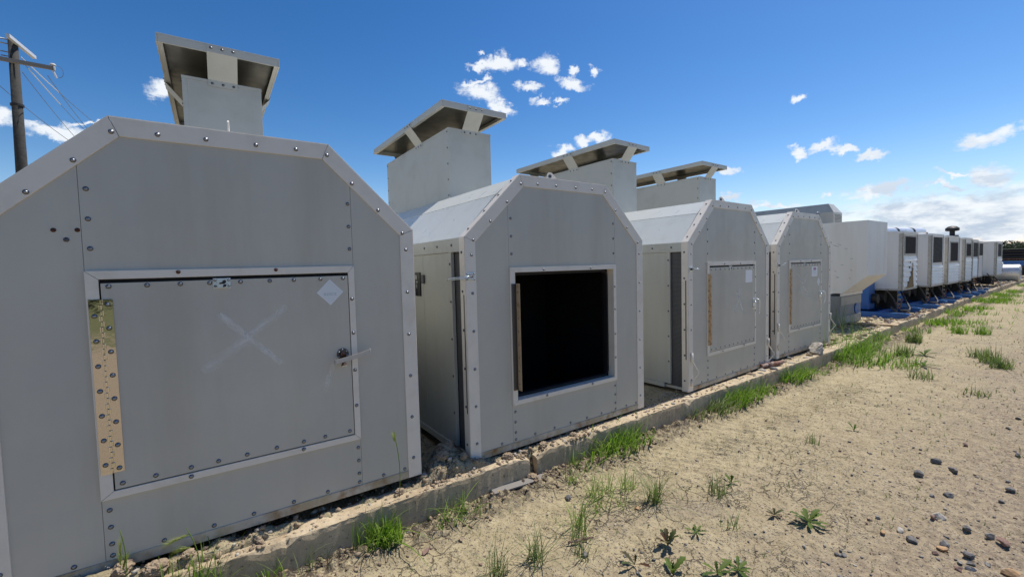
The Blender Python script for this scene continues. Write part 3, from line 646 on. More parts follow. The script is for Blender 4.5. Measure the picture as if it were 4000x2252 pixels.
# stickers, crosses and D handles on the far doors
def handle2(D, u, z):
    m = MB(); m.box(u - .028, u + .022, -.012, -.0041, z - .085, z + .05); a = m.build('handle_plate', 'zinc', D, bevel=.004)
    m = MB(); m.tube([(u - .005, -.012, z + .02), (u - .005, -.045, z + .045), (u + .02, -.065, z + .030), (u + .03, -.066, z - .0), (u + .03, -.062, z - .13), (u + .02, -.045, z - .145)], .0075, 8); m.tube([(u - .005, -.012, z - .0), (u + .005, -.04, z - .002)], .012, 10)
    m.build('lever_handle', 'zinc', a, smooth=True)
    m = MB(); m.tube([(u - .012, -.012, z - .06), (u - .012, -.020, z - .06)], .009, 10); m.build('key_face', 'rusthinge', a)
handle2(D3, 1.475, .87); handle2(D4, 1.47, .84)
m = MB(); m.box(1.262, 1.435, -.0052, -.0041, 1.125, 1.278); m.build('sticker', 'paper', D3)
m = MB(); m.box(1.155, 1.365, -.0052, -.0041, 1.125, 1.275); st = m.build('sticker', 'paper', D4)
m = MB(); m.prism([(1.262 + .055 * math.cos(2 * math.pi * k / 20), 1.240 + .021 * math.sin(2 * math.pi * k / 20)) for k in range(20)], -.0057, -.0053); ov = m.build('oval_print', 'magenta', st)
m = MB(); m.prism([(1.235, 1.238), (1.262, 1.235), (1.288, 1.238), (1.285, 1.241), (1.262, 1.239), (1.238, 1.242)], -.0062, -.0058); m.build('oval_mark', 'paper', ov)
m = MB()
for k, z in enumerate((1.204, 1.190, 1.170, 1.150)): m.box(1.185, 1.30 + .03 * (k % 2), -.0057, -.0053, z, z + .005)
m.build('faint_lines', 'greyprint', st)
m = MB(); m.prism([(1.35, 1.035), (1.415, .965), (1.475, 1.035), (1.415, 1.108)], -.0052, -.0041); m.build('diamond_label', 'film', D4)
for D_, pts in ((D3, (((1.03, 1.05), (1.215, .735)), ((1.155, 1.075), (.975, .755)))), (D4, (((.63, 1.19), (1.10, .77)), ((1.02, 1.20), (.69, .86))))):
    for a, b in pts: strip_uv('chalk_mark', a, b, .05, -.0046, D_); strip_uv('chalk_mark', a, b, .04, -.0050, D_)
# name plate and small catch on the open enclosure's side
m = MB(); m.box(-.001, .0098, .795, .90, 1.16, 1.36); npl = m.build('name_plate', 'plate', E2)
m = MB(); V = [(-.0015, .875 + .022 * math.cos(2 * math.pi * k / 20), 1.320 + .022 * math.sin(2 * math.pi * k / 20)) for k in range(20)]; m.add(V, [tuple(range(20))])
m.add([(-.0015, y, z) for y, z in ((.842, 1.286), (.882, 1.286), (.882, 1.274), (.842, 1.274))], [(0, 1, 2, 3)])
for k, z in enumerate((1.262, 1.248, 1.235)): m.add([(-.0015, y, q) for y, q in ((.858, z), (.880, z), (.880, z - .007), (.858, z - .007))], [(0, 1, 2, 3)])
m.build('plate_print', 'plateprint', npl)
m = MB(); m.box(-.008, .0098, .708, .760, 1.268, 1.340); m.build('side_catch', 'boltd', E2, bevel=.003)
# ---------------------------------------------------------------- white hooded housing beyond the grey enclosures
def hooded():
    T = thing('hooded_housing', 'white metal housing with an overhanging hood whose underside slopes back to a grey base', 'machine housing', (10.9, 2.95, .2))
    w = 1.25
    m = MB(); P = [(0, 1.03), (0, 2.15), (.85, 2.15), (.85, .66), (.42, .66)]     # (depth, height)
    m.prism(P, 0, w, 'x'); m.build('hood', 'white', T, bevel=.004)
    m = MB(); m.box(-.01, w + .01, .425, .45, .60, .655); m.build('fascia', 'trim', T)
    m = MB(); m.box(0, w, .45, 1.1, -.02, .60); B_ = m.build('base', 'greybase', T, bevel=.004)
    m = MB(); m.box(.02, w - .02, .437, .449, .40, .58); m.box(.02, w - .02, .437, .449, .0, .16); m.build('base_panel', 'greybase2', B_)
    m = MB(); m.tube([(.95, .447, .28), (.95, .43, .28)], .12, 24); m.build('blue_disc', 'blue', B_)
    m = MB(); m.tube([(.005, .72, .24), (-.02, .72, .24)], .10, 24); m.build('round_cover', 'greybase', B_)
    m = MB(); r = random.Random(3)
    for k in range(16):
        y = r.uniform(.1, .7); z = r.uniform(.95, 1.75); a = r.uniform(-.4, .9); l = r.uniform(.02, .09)
        p = Vector((0, y, z)); d = Vector((0, math.cos(a), math.sin(a))) * l; n = Vector((0, -math.sin(a), math.cos(a))) * .004
        m.add([p - n + Vector((-.001, 0, 0)), p + d + Vector((-.001, 0, 0)), p + n + Vector((-.001, 0, 0))], [(0, 1, 2)])
    m.build('scuff_mark', 'boltd', T, fix=False)
hooded()
def louvre_house():
    T = thing('generator_enclosure', 'tall grey enclosure with sloped top corners and louvred end behind the white hood', 'machine enclosure', (14.17, 4.6, .17))
    m = MB(); P = [(0, 2.30), (.63, 2.30), (.63, 2.75), (.40, 2.96), (.12, 2.96), (0, 2.75)]
    k = .30; V = [(x, 0, z) for x, z in P[:3]] + [(.63, 0, 2.72), (0, 0, 2.72)] 
    V = [(0, 0, 2.30), (.63, 0, 2.30), (.63, 0, 2.70), (0, 0, 2.70), (.12, .16, 2.95), (.50, .16, 2.95), (0, 3.2, 2.30), (.63, 3.2, 2.30), (.63, 3.2, 2.70), (0, 3.2, 2.70), (.12, 3.2, 2.95), (.50, 3.2, 2.95)]
    m.add(V, [(0, 1, 2, 3), (3, 2, 5, 4), (0, 3, 9, 6), (3, 4, 10, 9), (4, 5, 11, 10), (2, 8, 11, 5), (1, 7, 8, 2), (6, 9, 10, 11, 8, 7), (0, 6, 7, 1)])
    m.build('roof_box', 'duct', T)
    m = MB(); m.box(.06, .60, -.006, -.001, 2.34, 2.66); L = m.build('louvre_frame', 'trim', T)
    m = MB()
    for z in lin(2.36, 2.62, 8): m.box(.09, .57, -.02, -.0065, z, z + .016)
    m.build('louvre', 'boltd', L)
    m = MB(); m.box(-.3, 1.2, .1, 3.2, 0, 2.29); m.build('body', 'greybase', T, bevel=.005)
louvre_house()
m = MB(); m.box(-.06, .06, -.02, .02, 0, 2.28)
pl = m.build('lifting_post', 'greybase', None, loc=(11.35, 3.98, .17)); tag(pl, 'blue-grey steel post with a looped lifting eye behind the white hood', 'steel post')
m = MB(); m.tube([(.075 * math.cos(R(a)), 0, 2.36 + .11 * math.sin(R(a))) for a in range(-40, 221, 20)], .022, 8); m.build('lifting_eye', 'greybase', pl, smooth=True)
# ---------------------------------------------------------------- white pump cabins on blue skids
def cabin(x, w, zb, zt, label, win, wmat, louv, depth=2.2, yf=3.1, stain=False, rails=True, tank='blue'):
    T = thing('pump_cabin', label, 'pump cabin', (x, yf, .17), 0, 'white pump cabins on blue skids')
    b, t = zb - .17, zt - .17
    m = MB(); m.box(0, w, 0, depth, b, t - .06); m.box(-.015, w + .015, -.015, depth, t - .059, t); m.build('cabinet', 'white', T, bevel=.004)
    m = MB()
    for u in (0, w): m.box(u - .012, u + .06 if u == 0 else u + .012, -.012, -.002, b - .01, t - .061) if u == 0 else m.box(u - .05, u + .012, -.012, -.002, b - .01, t - .061)
    m.box(-.012, -.002, -.011, .07, b - .01, t - .061); m.box(.061, w - .051, -.011, -.002, b - .01, b + .03); m.box(-.011, -.002, .071, depth, b - .01, b + .035)
    m.build('corner_angle', 'corner', T)
    u0, u1, z0, z1 = win; z0 = b + (t - b) * z0; z1 = b + (t - b) * z1; u0 *= w; u1 *= w
    m = MB(); m.box(u0 - .04, u1 + .04, -.012, -.002, z0 - .045, z0 - .001); m.box(u0 - .04, u1 + .04, -.012, -.002, z1 + .001, z1 + .04); m.box(u0 - .04, u0 - .001, -.012, -.002, z0, z1); m.box(u1 + .001, u1 + .04, -.012, -.002, z0, z1)
    wf = m.build('window_frame', 'corner' if wmat == 'windowb' else 'whitef', T)
    m = MB(); m.box(u0, u1, -.007, -.001, z0, z1); m.build('window', wmat, T)
    m = MB(); top = z0 - .07; bot = b + .06; n = louv; 
    if n:
        for k in range(n):     # overlapping weatherboards: each leans out at its foot
            za = top - (top - bot) * k / n; zc_ = top - (top - bot) * (k + 1) / n
            m.add([(.07, -.004, za), (w - .06, -.004, za), (w - .06, -.024, zc_ + .012), (.07, -.024, zc_ + .012), (.07, -.004, zc_ + .002), (w - .06, -.004, zc_ + .002)], [(0, 1, 2, 3), (3, 2, 5, 4), (0, 3, 4), (1, 5, 2)])
    else: m.box(.07, w - .06, -.006, -.001, bot, top)
    m.build('front_boards', 'whitef', T)
    if stain:
        m = MB(); r = random.Random(5); P = []
        cx = .62 * w
        for k in range(18): q = k / 17; P.append((cx - (.02 + .42 * q * q) * w * .9 + r.uniform(-.03, .02), b + .62 * (1 - q) + .04))
        P2 = [(cx + .02 + .10 * (k / 17) + r.uniform(-.02, .02), b + .62 * (1 - k / 17) + .04) for k in range(17, -1, -1)]
        pts = P + P2; m.add([(a, -.0255, z) for a, z in pts], [(i, i + 1, 35 - i - 1, 35 - i) for i in range(17)]); m.build('oil_stain', 'stain', T, fix=False)
        m = MB(); m.tube([(.45 * w, -.01, z0 - .35), (.45 * w, -.02, z0 - .35)], .035, 12); m.tube([(.45 * w, -.02, z0 - .22), (.45 * w, -.034, z0 - .22)], .02, 8); m.build('door_catch', 'boltd', T)
    # underneath: skid rails, tank, engine, hoses
    if rails:
        for ux in (-.9, .75):
            m = MB(); m.box(ux - .05, ux + .05, -.28 if ux < 0 else -.15, 2.2, 0, .13); m.add([(ux - .05, -.281 if ux < 0 else -.151, .0), (ux + .05, -.281 if ux < 0 else -.151, 0), (ux + .05, -.36 if ux < 0 else -.23, .11), (ux - .05, -.36 if ux < 0 else -.23, .11), (ux - .05, -.281 if ux < 0 else -.151, .13), (ux + .05, -.281 if ux < 0 else -.151, .13)], [(0, 1, 2, 3), (3, 2, 5, 4), (0, 3, 4), (1, 5, 2)])
            m.build('skid_rail', 'blue', T, bevel=.004)
        m = MB(); m.box(-.85, .70, .25, .33, .05, .12); m.build('cross_member', 'blue', T)
    m = MB(); m.box(-.55, -.1, .5, 1.5, .14, b + .2); m.box(-.1, w - .05, .62, 1.5, .14, b - .012); m.build('tank', tank, T, bevel=.01)
    m = MB(); m.tube([(.18, .35, .40), (.18, .8, .40)], .14, 20); m.box(.0, .5, .5, .61, .14, b - .02); m.tube([(-.3, .38, .40), (-.3, .5, .40)], .12, 16); m.box(.42, .52, .18, .5, .1, b - .01)
    m.build('engine', 'engine', T)
    m = MB(); m.tube([(-.35 + .24 * math.cos(R(a)), .12 + .1 * math.sin(R(a)), .36 + .24 * math.sin(R(a))) for a in range(-150, 100, 14)], .018, 8); m.tube([(.5, .15, b), (.42, .0, .3), (.2, -.12, .16), (.0, -.15, .12), (-.3, -.05, .14)], .02, 8); m.build('hose', 'hose', T, smooth=True)
    m = MB(); m.tube([(.25 + .2 * math.cos(R(a)), .1, .33 + .19 * math.sin(R(a))) for a in range(-170, 20, 14)], .016, 8); m.build('hose', 'hoseo', T, smooth=True)
    m = MB(); 
    for z in (.22, .34, .46): m.tube([(.47, .18, z), (.47, .13, z)], .03, 10)
    m.build('pipe_fitting', 'corner', T)
    return T
cabin(13.98, 1.32, .775, 2.225, 'nearest white pump cabin, square brown window and triangular rusty stain on its front', (.14, .86, .62, .91), 'windowb', 6, stain=True)
C2 = cabin(16.78, 1.38, .73, 2.225, 'white pump cabin with the tallest black window, silver silencer on its roof', (.1, .9, .45, .94), 'window', 6)
cabin(18.80, 1.62, .71, 2.21, 'white pump cabin with a grey-brown window, third in the row from the hooded housing', (.2, .85, .47, .86), 'windowb', 6, tank='greybase')
C4 = cabin(21.35, 1.15, .69, 2.19, 'white pump cabin with small dusty window, black mushroom-topped stack beside it', (.18, .85, .58, .86), 'windowb', 6)
cabin(22.62, 1.0, .76, 2.15, 'narrow white pump cabin squeezed between two others, black window over close-set boards', (.12, .95, .55, .92), 'window', 9, tank='greybase')
cabin(23.75, .9, .76, 2.10, 'narrow white pump cabin with a plain flat front below its black window', (.15, .95, .60, .94), 'window', 0)
cabin(27.9, 1.5, .67, 2.15, 'last white pump cabin in the row, wide blank side wall and black window', (.2, .85, .56, .93), 'window', 6, tank='redp', rails=False)
m = MB(); ys = [(1.9, -.02), (1.88, .10), (.25, .10)]
m.tube([(-1.1, .95, 2.14), (-1.08, .92, 2.14), (.95, .42, 2.14), (.97, .415, 2.14)], [.05, .135, .135, .06], 20); sil = m.build('silencer', 'chrome', C2, smooth=False)
m = MB(); m.tube([(.98, .41, 2.12), (1.25, .35, 2.12)], .04, 10); m.build('exhaust_tip', 'rustpipe', sil)
for q in (.35, .72):
    p = Vector((-1.08, .92, 2.14)).lerp(Vector((.95, .42, 2.14)), q); d = Vector((2.03, -.5, 0)).normalized() * .05
    m = MB(); m.tube([p - d, p + d], .139, 20); m.box(p.x - .03, p.x + .03, p.y - .1, p.y + .1, 2.0, 2.13); m.build('silencer_strap', 'engine', sil)
m = MB(); m.tube([(-.15, .3, 2.02), (-.15, .3, 2.12)], .16, 20); m.tube([(-.15, .3, 2.12), (-.15, .3, 2.27)], .07, 14); m.tube([(-.15, .3, 2.26), (-.15, .3, 2.28), (-.15, .3, 2.36), (-.15, .3, 2.42), (-.15, .3, 2.44)], [.14, .18, .18, .11, .03], 20); m.build('mushroom_stack', 'black', C4, smooth=False)
# ---------------------------------------------------------------- far yard gear at the right edge
T = thing('horizontal_tank', 'pale round-ended drum lying on the gravel past the last white cabin', 'drum tank', (34.2, 2.95, .17))
m = MB(); m.tube([(0, 0, .44), (0, .03, .44), (0, 1.0, .44)], [.40, .43, .43], 28); m.build('shell', 'chrome', T)
m = MB(); m.tube([(0, -.012, .44), (0, -.001, .44)], .41, 28); m.build('end_plate', 'white', T)
m = MB(); m.prism([(-.02, .30), (.02, .30), (.035, .44), (.02, .58), (-.02, .58), (-.035, .44)], -.03, -.013); m.build('end_mark', 'boltd', T)
T = thing('engine_skid', 'oilfield engine with white covers, red manifold and grey top beam', 'engine', (33.2, 3.9, .17))
m = MB(); m.box(-1.2, .5, -.1, .1, 1.12, 1.32); m.build('top_beam', 'greybase2', T)
m = MB(); m.tube([(.45, 0, 1.28), (.1, 0, 1.55)], .035, 8); m.build('lever', 'trim', T)
m = MB(); m.box(-1.1, .3, -.05, 1.2, .1, 1.1); m.tube([(-.8, -.2, 0), (-.8, -.2, 1.1)], .05, 8); m.build('engine_block', 'engine', T)
for z, rd in ((.92, .12), (.72, .13), (.48, .10)):
    m = MB(); m.tube([(.3, -.25, z), (.9, -.25, z)], rd, 14); m.build('cover', 'white', T)
m = MB(); m.tube([(.35, -.3, .60), (1.2, -.3, .60)], .07, 10); m.tube([(.9, -.2, .85), (1.5, -.2, .95)], .08, 10); m.build('manifold', 'redp', T)
T = thing('blue_skid_frame', 'blue steel frame lying beyond the pale drum', 'steel frame', (40, 2.0, .17))
m = MB(); m.box(-.2, .2, -1.0, 3.0, .70, .98); m.build('top_beam', 'blue', T, bevel=.01)
m = MB(); m.box(-.1, .1, -.8, -.6, 0, .69); m.box(-.1, .1, 2.4, 2.6, 0, .69); m.build('leg', 'blue', T)
m = MB(); m.box(.25, .6, -.9, 2.9, .1, .6); m.build('machinery', 'engine', T)
T = thing('pipe_rack', 'long dark rack of stacked steel pipes under the tree line', 'pipe rack', (46, -6, .0))
m = MB()
for k in range(3): m.tube([(0, 0, 1.36 + k * .2), (0, 12, 1.36 + k * .2)], .10, 12)
m.build('pipe_bundle', 'pipes', T)
m = MB(); m.box(-.15, .6, 0, 12, 1.90, 1.93); m.build('top_rail', 'greybase2', T); m = MB(); m.box(-.12, .5, 0, 12, 1.20, 1.255); m.build('bottom_rail', 'rustpipe', T)
for y in (.5, 4, 8, 11.5): m = MB(); m.box(.12, .4, y, y + .25, 0, 1.9); m.build('upright', 'engine', T)
m = MB(); m.box(.55, .65, .2, 11.8, 0, 1.89); m.build('back_board', 'engine', T)
# ---------------------------------------------------------------- distant wooded ridge
def woods():
    xs = np.linspace(120, 330, 40); ys = np.linspace(-120, 90, 70)
    m = MB(); V = []; 
    for a in ys:
        h = 1.5 + 2.2 * (1 - abs(a + 10) / 160)
        V.append((178, a, -1)); V.append((178 + 6, a, h * .8)); V.append((240, a, h))
    n = len(ys); m.add(V, [(3 * i + k, 3 * i + 3 + k, 3 * i + 4 + k, 3 * i + 1 + k) for i in range(n - 1) for k in range(2)]); h_ = m.build('hills', 'weed', None, smooth=True); struct(h_)
    r = np.random.default_rng(4); m = MB(); V = []; F = []
    for k in range(600):
        y = r.uniform(-110, 85); x = r.uniform(168, 200); top = 4.6 + .6 * fbm(np.array([y]), np.array([0.]), .12, 3, 5)[0] + max(0, (y - 14) * .04) + r.normal(0, .28); rad = r.uniform(1.2, 2.4); cz = top - rad
        for q in range(85):
            d = r.normal(size=3); d /= np.linalg.norm(d); rr = rad * (.75 + .35 * r.random()); c = np.array([x, y, cz]) + d * rr * np.array([1, 1.1, .8]); 
            a = r.normal(size=3); a /= np.linalg.norm(a); b = np.cross(a, d); s = r.uniform(.16, .36); j = len(V)
            V += [tuple(c - a * s), tuple(c + b * s), tuple(c + a * s), tuple(c - b * s)]; F.append((j, j + 1, j + 2, j + 3))
        for q in range(3): 
            j = len(V); bx = x + r.uniform(-1, 1); by = y + r.uniform(-1, 1); V += [(bx, by - .12, -1), (bx, by + .12, -1), (bx, by, cz + rad * .5)]; F.append((j, j + 1, j + 2))
    m.v = V; m.f = F; o = m.build('woodland', 'tree', None, fix=False); tag(o, 'dark green line of far-off gum trees on the horizon behind the white cabins', 'woodland', kind='stuff')
woods()
def hedge(xa, xb, ya, yb, n, seed, label):
    r = np.random.default_rng(seed); V = []; F = []
    for k in range(n):
        x = r.uniform(xa, xb); y = r.uniform(ya, yb); rad = r.uniform(1.2, 2.6); cz = r.uniform(1.0, 4.0)
        for q in range(60):
            d = r.normal(size=3); d /= np.linalg.norm(d); c = np.array([x, y, cz]) + d * rad * (.7 + .4 * r.random()); a = r.normal(size=3); a /= np.linalg.norm(a); b = np.cross(a, d); s = r.uniform(.2, .45); j = len(V)
            V += [tuple(c - a * s), tuple(c + b * s), tuple(c + a * s), tuple(c - b * s)]; F.append((j, j + 1, j + 2, j + 3))
    m = MB(); m.v = V; m.f = F; o = m.build('woodland', 'tree', None, fix=False); tag(o, label, 'woodland', kind='stuff')
hedge(-45, 60, -48, -36, 260, 14, 'unseen belt of scrub trees added behind the viewer to reflect in the hinge')  # out-of-view trees, added for their reflection in the steel hinge
hedge(-90, 60, 88, 100, 320, 15, 'belt of scrub trees far behind the grey enclosures')
# ---------------------------------------------------------------- power pole and lines
PX, PY = -5.24, 24.0
T = thing('power_pole', 'tall dark timber power pole with two cross-arms behind the first enclosure', 'power pole', (PX, PY, 0))
m = MB(); m.tube([(-.02, 0, 0), (-.02, 0, 5.4), (.02, 0, 10.42)], [.20, .165, .13], 18); m.build('pole', 'wood', T, smooth=True)
m = MB(); m.box(-.055, .055, -.75, 1.05, -.06, .06); a = m.build('crossarm', 'porcelain', T); a.location = (.18, .0, 10.27); a.rotation_euler = (0, 0, R(-9))
m = MB(); m.box(-1.3, .92, -.30, -.19, 9.50, 9.63); a2 = m.build('crossarm', 'arm', T); a2.rotation_euler = (0, R(1.2), 0)
m = MB(); m.tube([(.86, -.25, 9.62), (.86, -.25, 9.66), (.86, -.25, 9.68), (.86, -.25, 9.73)], [.02, .03, .10, .07], 14); m.tube([(.90, -.30, 9.55), (.93, -.30, 9.55)], [.07, .07], 10); m.tube([(.86, -.25, 9.48), (.95, -.25, 9.22)], .035, 8); m.build('insulator', 'porcelain', a2)
m = MB(); m.tube([(.98 + .16 * math.cos(R(q)), -.25, 9.45 + .22 * math.sin(R(q))) for q in range(-80, 95, 15)], .008, 6); m.build('jumper_wire', 'wire', a2)
m = MB(); m.tube([(0, 0, 8.0), (.0, 0, 8.08)], .185, 18); m.build('pole_band', 'engine', T)
m = MB()
for z in (9.75, 9.9, 10.2, 10.35): m.tube([(-.08, -.1, z), (-.28, -.12, z)], .02, 6)
m.build('pin_bracket', 'arm', T)
def wire(label, p, q, sag, sleeve=None, mt='wire', rad=.011):
    p = Vector(p); q = Vector(q); n = 24
    P = [p.lerp(q, i / n) + Vector((0, 0, -sag * 4 * (i / n) * (1 - i / n))) for i in range(n + 1)]
    m = MB(); m.tube(P, rad, 6); o = m.build('power_line', mt, None, smooth=True); tag(o, label, 'power line', 'overhead wires')
    if sleeve: m = MB(); a, b = sleeve; m.tube(P[a:b + 1], rad * 1.7, 8); m.build('sleeve', 'wirew', o, smooth=True)
    return o
def far(a, b, k): a = Vector(a); b = Vector(b); return tuple(a + (b - a) * k)
WIRES = [
 ('overhead wire with the upper pale sleeve, running right from the pole', (-5.04, 24, 9.83), far((-5.04, 24, 9.83), (-3.91, 31.54, 9.60), 1.6), .18, (0, 6)),
 ('overhead wire with the lower pale sleeve, running right from the pole', (-5.04, 24, 9.71), far((-5.04, 24, 9.71), (-4.52, 32.84, 9.45), 1.6), .18, (1, 7)),
 ('thin overhead wire leaving the pole just below its lower cross-arm', (-5.05, 24, 9.31), far((-5.05, 24, 9.31), (-4.91, 32.73, 9.0), 1.6), .22, None),
 ('lowest thin overhead wire, crossing behind the pole at mid height', (-5.9, 23.2, 8.95), far((-5.62, 24, 8.91), (-4.81, 31.52, 8.65), 1.6), .3, None),
 ('overhead wire hanging from the insulator at the cross-arm end', (-4.34, 23.8, 9.25), far((-4.34, 23.8, 9.25), (-4.19, 30.73, 9.1), 1.6), .2, None),
 ('highest overhead wire running left from the pole top', (-5.4, 23.9, 10.37), (-14, 23.0, 10.6), .2, (0, 20)),
 ('second overhead wire running left from just under the pole top', (-5.4, 23.9, 10.2), (-14, 23.0, 10.4), .2, (0, 20)),
 ('third overhead wire running left from the pole', (-5.4, 23.9, 9.9), (-14, 23.0, 10.1), .2, None)]
for lb, a, b, sg, sv in WIRES: wire(lb, a, b, sg, sv)
# ---------------------------------------------------------------- stones
def rock_mesh(name, size, mt, seed, flat=.62, sub=2):
    r = random.Random(seed); b = bmesh.new(); bmesh.ops.create_icosphere(b, subdivisions=sub, radius=.5)
    ax = Vector((1, r.uniform(.6, .9), flat * r.uniform(.8, 1.2))); planes = [(Vector((r.gauss(0, 1), r.gauss(0, 1), r.gauss(0, .8))).normalized(), r.uniform(.20, .38)) for _ in range(10)]
    for v in b.verts:
        for n, d in planes:
            t = v.co.dot(n) - d
            if t > 0: v.co -= n * t
        v.co += Vector((r.gauss(0, .012), r.gauss(0, .012), r.gauss(0, .012)))
        v.co = Vector((v.co.x * ax.x, v.co.y * ax.y, v.co.z * ax.z)) * size
    me = bpy.data.meshes.new(name); b.to_mesh(me); b.free(); me.materials.append(M['stone_' + mt]); return me
STONES = [(4.56, 0.789, 0.0833, 'd'), (4.481, 0.683, 0.08, 'd'), (4.202, 0.823, 0.0815, 'g'), (3.895, 0.69, 0.0431, 'g'), (3.976, 0.626, 0.0597, 'g'), (4.405, 0.396, 0.0549, 'd'), (3.615, 0.606, 0.0793, 'l'), (3.542, 0.621, 0.0544, 'r'), (3.256, 0.849, 0.0493, 't'), (3.308, 0.827, 0.0386, 'g'), (3.253, 0.71, 0.0525, 'l'), (3.156, 0.763, 0.0418, 'o'), (3.579, 0.482, 0.063, 'd'), (3.581, 0.386, 0.0611, 'g'), (3.544, 0.338, 0.0746, 'r'), (3.185, 0.636, 0.0605, 'd'), (3.285, 0.533, 0.0549, 'g'), (3.219, 0.522, 0.0704, 'o'), (3.252, 0.432, 0.0688, 'd'), (3.14, 0.537, 0.0405, 'r'), (2.779, 0.838, 0.0372, 'd'), (3.147, 0.443, 0.0374, 'g'), (3.184, 0.409, 0.0419, 'd'), (3.137, 0.399, 0.0505, 'l'), (3.081, 0.442, 0.0459, 'r'), (3.251, 0.357, 0.0372, 'g'), (3.23, 0.278, 0.0719, 'o'), (2.519, 0.817, 0.0291, 'd'), (2.588, 0.792, 0.0294, 'g'), (6.383, 0.532, 0.0556, 'd'), (5.955, 0.553, 0.0493, 'd'), (5.174, 0.715, 0.0574, 'r'), (5.204, 0.433, 0.0541, 'd'), (4.149, 0.405, 0.0418, 'd'), (2.249, 1.798, 0.0446, 'o'), (1.976, 2.166, 0.0591, 'd'), (1.642, 1.668, 0.0512, 'd'), (3.645, 1.647, 0.0233, 'l'), (2.278, 1.149, 0.0578, 'l'), (0.957, 2.239, 0.063, 'r'), (1.838, 2.582, 0.0713, 't'), (1.982, 2.17, 0.0603, 'd'), (1.005, 2.547, 0.0401, 'l'), (1.915, 2.432, 0.0464, 't'), (1.174, 2.224, 0.0377, 't')]
cn = dict(d='dark', g='grey', l='pale', r='reddish', o='orange-tan', t='tan')
def where(x, y):
    if x > 5: return 'far out on the gravel at the right edge'
    if y > 2.3: return 'at the foot of the kerb'
    if x < 2.4: return 'among the sparse grass tufts' if y > 1.6 else 'on silt at the bottom edge'
    if x > 4: return 'on open gravel near the right edge'
    return 'in the scatter of stones at the lower right'
used = {}
for i, (x, y, s, c) in enumerate(STONES):
    me = rock_mesh('stone', s * 1.15, c, 100 + i); o = link('stone', me, None, (x, y, gz(x, y) + s * .16)); o.rotation_euler = (0, 0, random.uniform(0, 6.28))
    sz = 'large' if s > .068 else ('small' if s < .045 else 'medium'); key = (sz, c, where(x, y)); used.setdefault(key, []).append(o)
for (sz, c, wh), os_ in used.items():
    os_.sort(key=lambda o: -(o.location.y)); n = len(os_)
    for k, o in enumerate(os_):
        extra = '' if n == 1 else (['farther ', 'nearer '][k] if n == 2 else ['farthest ', 'second farthest ', 'third farthest ', 'fourth farthest '][min(3, k)] if k < n - 1 else 'nearest ')
        tag(o, f'{extra}{sz} {cn[c]} stone {wh}', 'stone', 'loose stones on the ground')
o = link('boulder', rock_mesh('boulder', .36, 'l', 5, .5, 3), None, (7.45, 2.61, .19 + .07)); o.rotation_euler = (0, 0, .4); tag(o, 'big grey chunk of broken rock on the kerb against the farthest grey enclosure', 'rock')
def clod(size, seed):
    r = random.Random(seed); b = bmesh.new(); bmesh.ops.create_icosphere(b, subdivisions=4, radius=.5); off = Vector((r.uniform(0, 9), r.uniform(0, 9), r.uniform(0, 9)))
    from mathutils import noise
    for v in b.verts:
        n = v.co.normalized(); d = noise.fractal(n * 2.2 + off, 1., 2., 5) * .16 + noise.fractal(n * 9 + off, 1., 2., 3) * .07
        v.co = Vector((v.co.x, v.co.y * .8, v.co.z * .62)) * (1 + d * 1.6) * size
    me = bpy.data.meshes.new('dirt_clod'); b.to_mesh(me); b.free(); me.materials.append(M['stone_t']); return me
CL = [(-.24, 2.60, .10, 'biggest crumbly dirt clod on the kerb under the drooping barley heads'), (-.36, 2.64, .09, 'dirt clod at the left bottom end of the kerb under the nearest enclosure'), (-.55, 2.70, .12, 'lumpy dirt mass half under the nearest enclosure at the bottom left'), (-.12, 2.62, .06, 'smaller dirt clod right beside the biggest one on the kerb'), (.18, 2.60, .045, 'small clod on the kerb under the middle of the nearest enclosure'), (.95, 2.61, .06, 'dirt clod on the kerb under the right corner of the nearest enclosure'),
      (1.38, 2.80, .17, 'largest dirt lump heaped in the gap between the first two enclosures'), (1.30, 2.70, .10, 'middle dirt lump in the gap between the first two enclosures'), (1.44, 2.66, .07, 'dirt lump at the left foot of the open enclosure'), (1.78, 2.60, .085, 'dirt clod on the kerb end just left of the break'), (2.12, 2.60, .075, 'dirt clod on the kerb just right of the break'), (1.93, 2.50, .09, 'dirt clod wedged low in the break of the kerb'), (2.45, 2.61, .06, 'clod on the kerb under the middle of the open enclosure')]
for k, (x, y, s, lb) in enumerate(CL):
    o = link('dirt_clod', clod(s, 40 + k), None, (x, y, (max(.185, gz(x, y)) if y > 2.54 else gz(x, y)) + s * .22)); o.rotation_euler = (0, 0, k * 1.3); tag(o, lb, 'dirt clod', 'crumbly dirt clods along the kerb')
m = MB(); m.tube([(0, 0, 0), (.2, -.03, .005), (.42, -.07, 0)], .028, 12); o = m.build('broken_pipe', 'rustpipe', None, loc=(5.86, 2.68, .225)); tag(o, 'short flaking rusty pipe lying on the kerb between the two closed enclosures', 'pipe')
m = MB(); m.box(-.45, .45, -.07, .07, -.012, .012); o = m.build('plank', 'plank', None, bevel=.003, loc=(11.35, 3.02, .215)); o.rotation_euler = (0, 0, R(-82)); tag(o, 'bare orange-brown board lying by the base of the white hooded housing', 'plank')
m = MB(); m.box(-.22, .22, -.03, .03, -.006, .006); o = m.build('plank', 'arm', None, bevel=.002, loc=(1.80, 2.485, .035)); o.rotation_euler = (.1, 0, R(-6)); tag(o, 'half-buried grey slat at the kerb foot near the break in the kerb', 'plank')
m = MB(); m.tube([(1.634, 1.80, .02), (1.68, 1.775, .022), (1.72, 1.765, .024), (1.773, 1.733, .03)], [.006, .008, .007, .004], 6); o = m.build('twig', 'stone_r'); tag(o, 'short crooked twig on the silt near the bottom edge', 'twig')
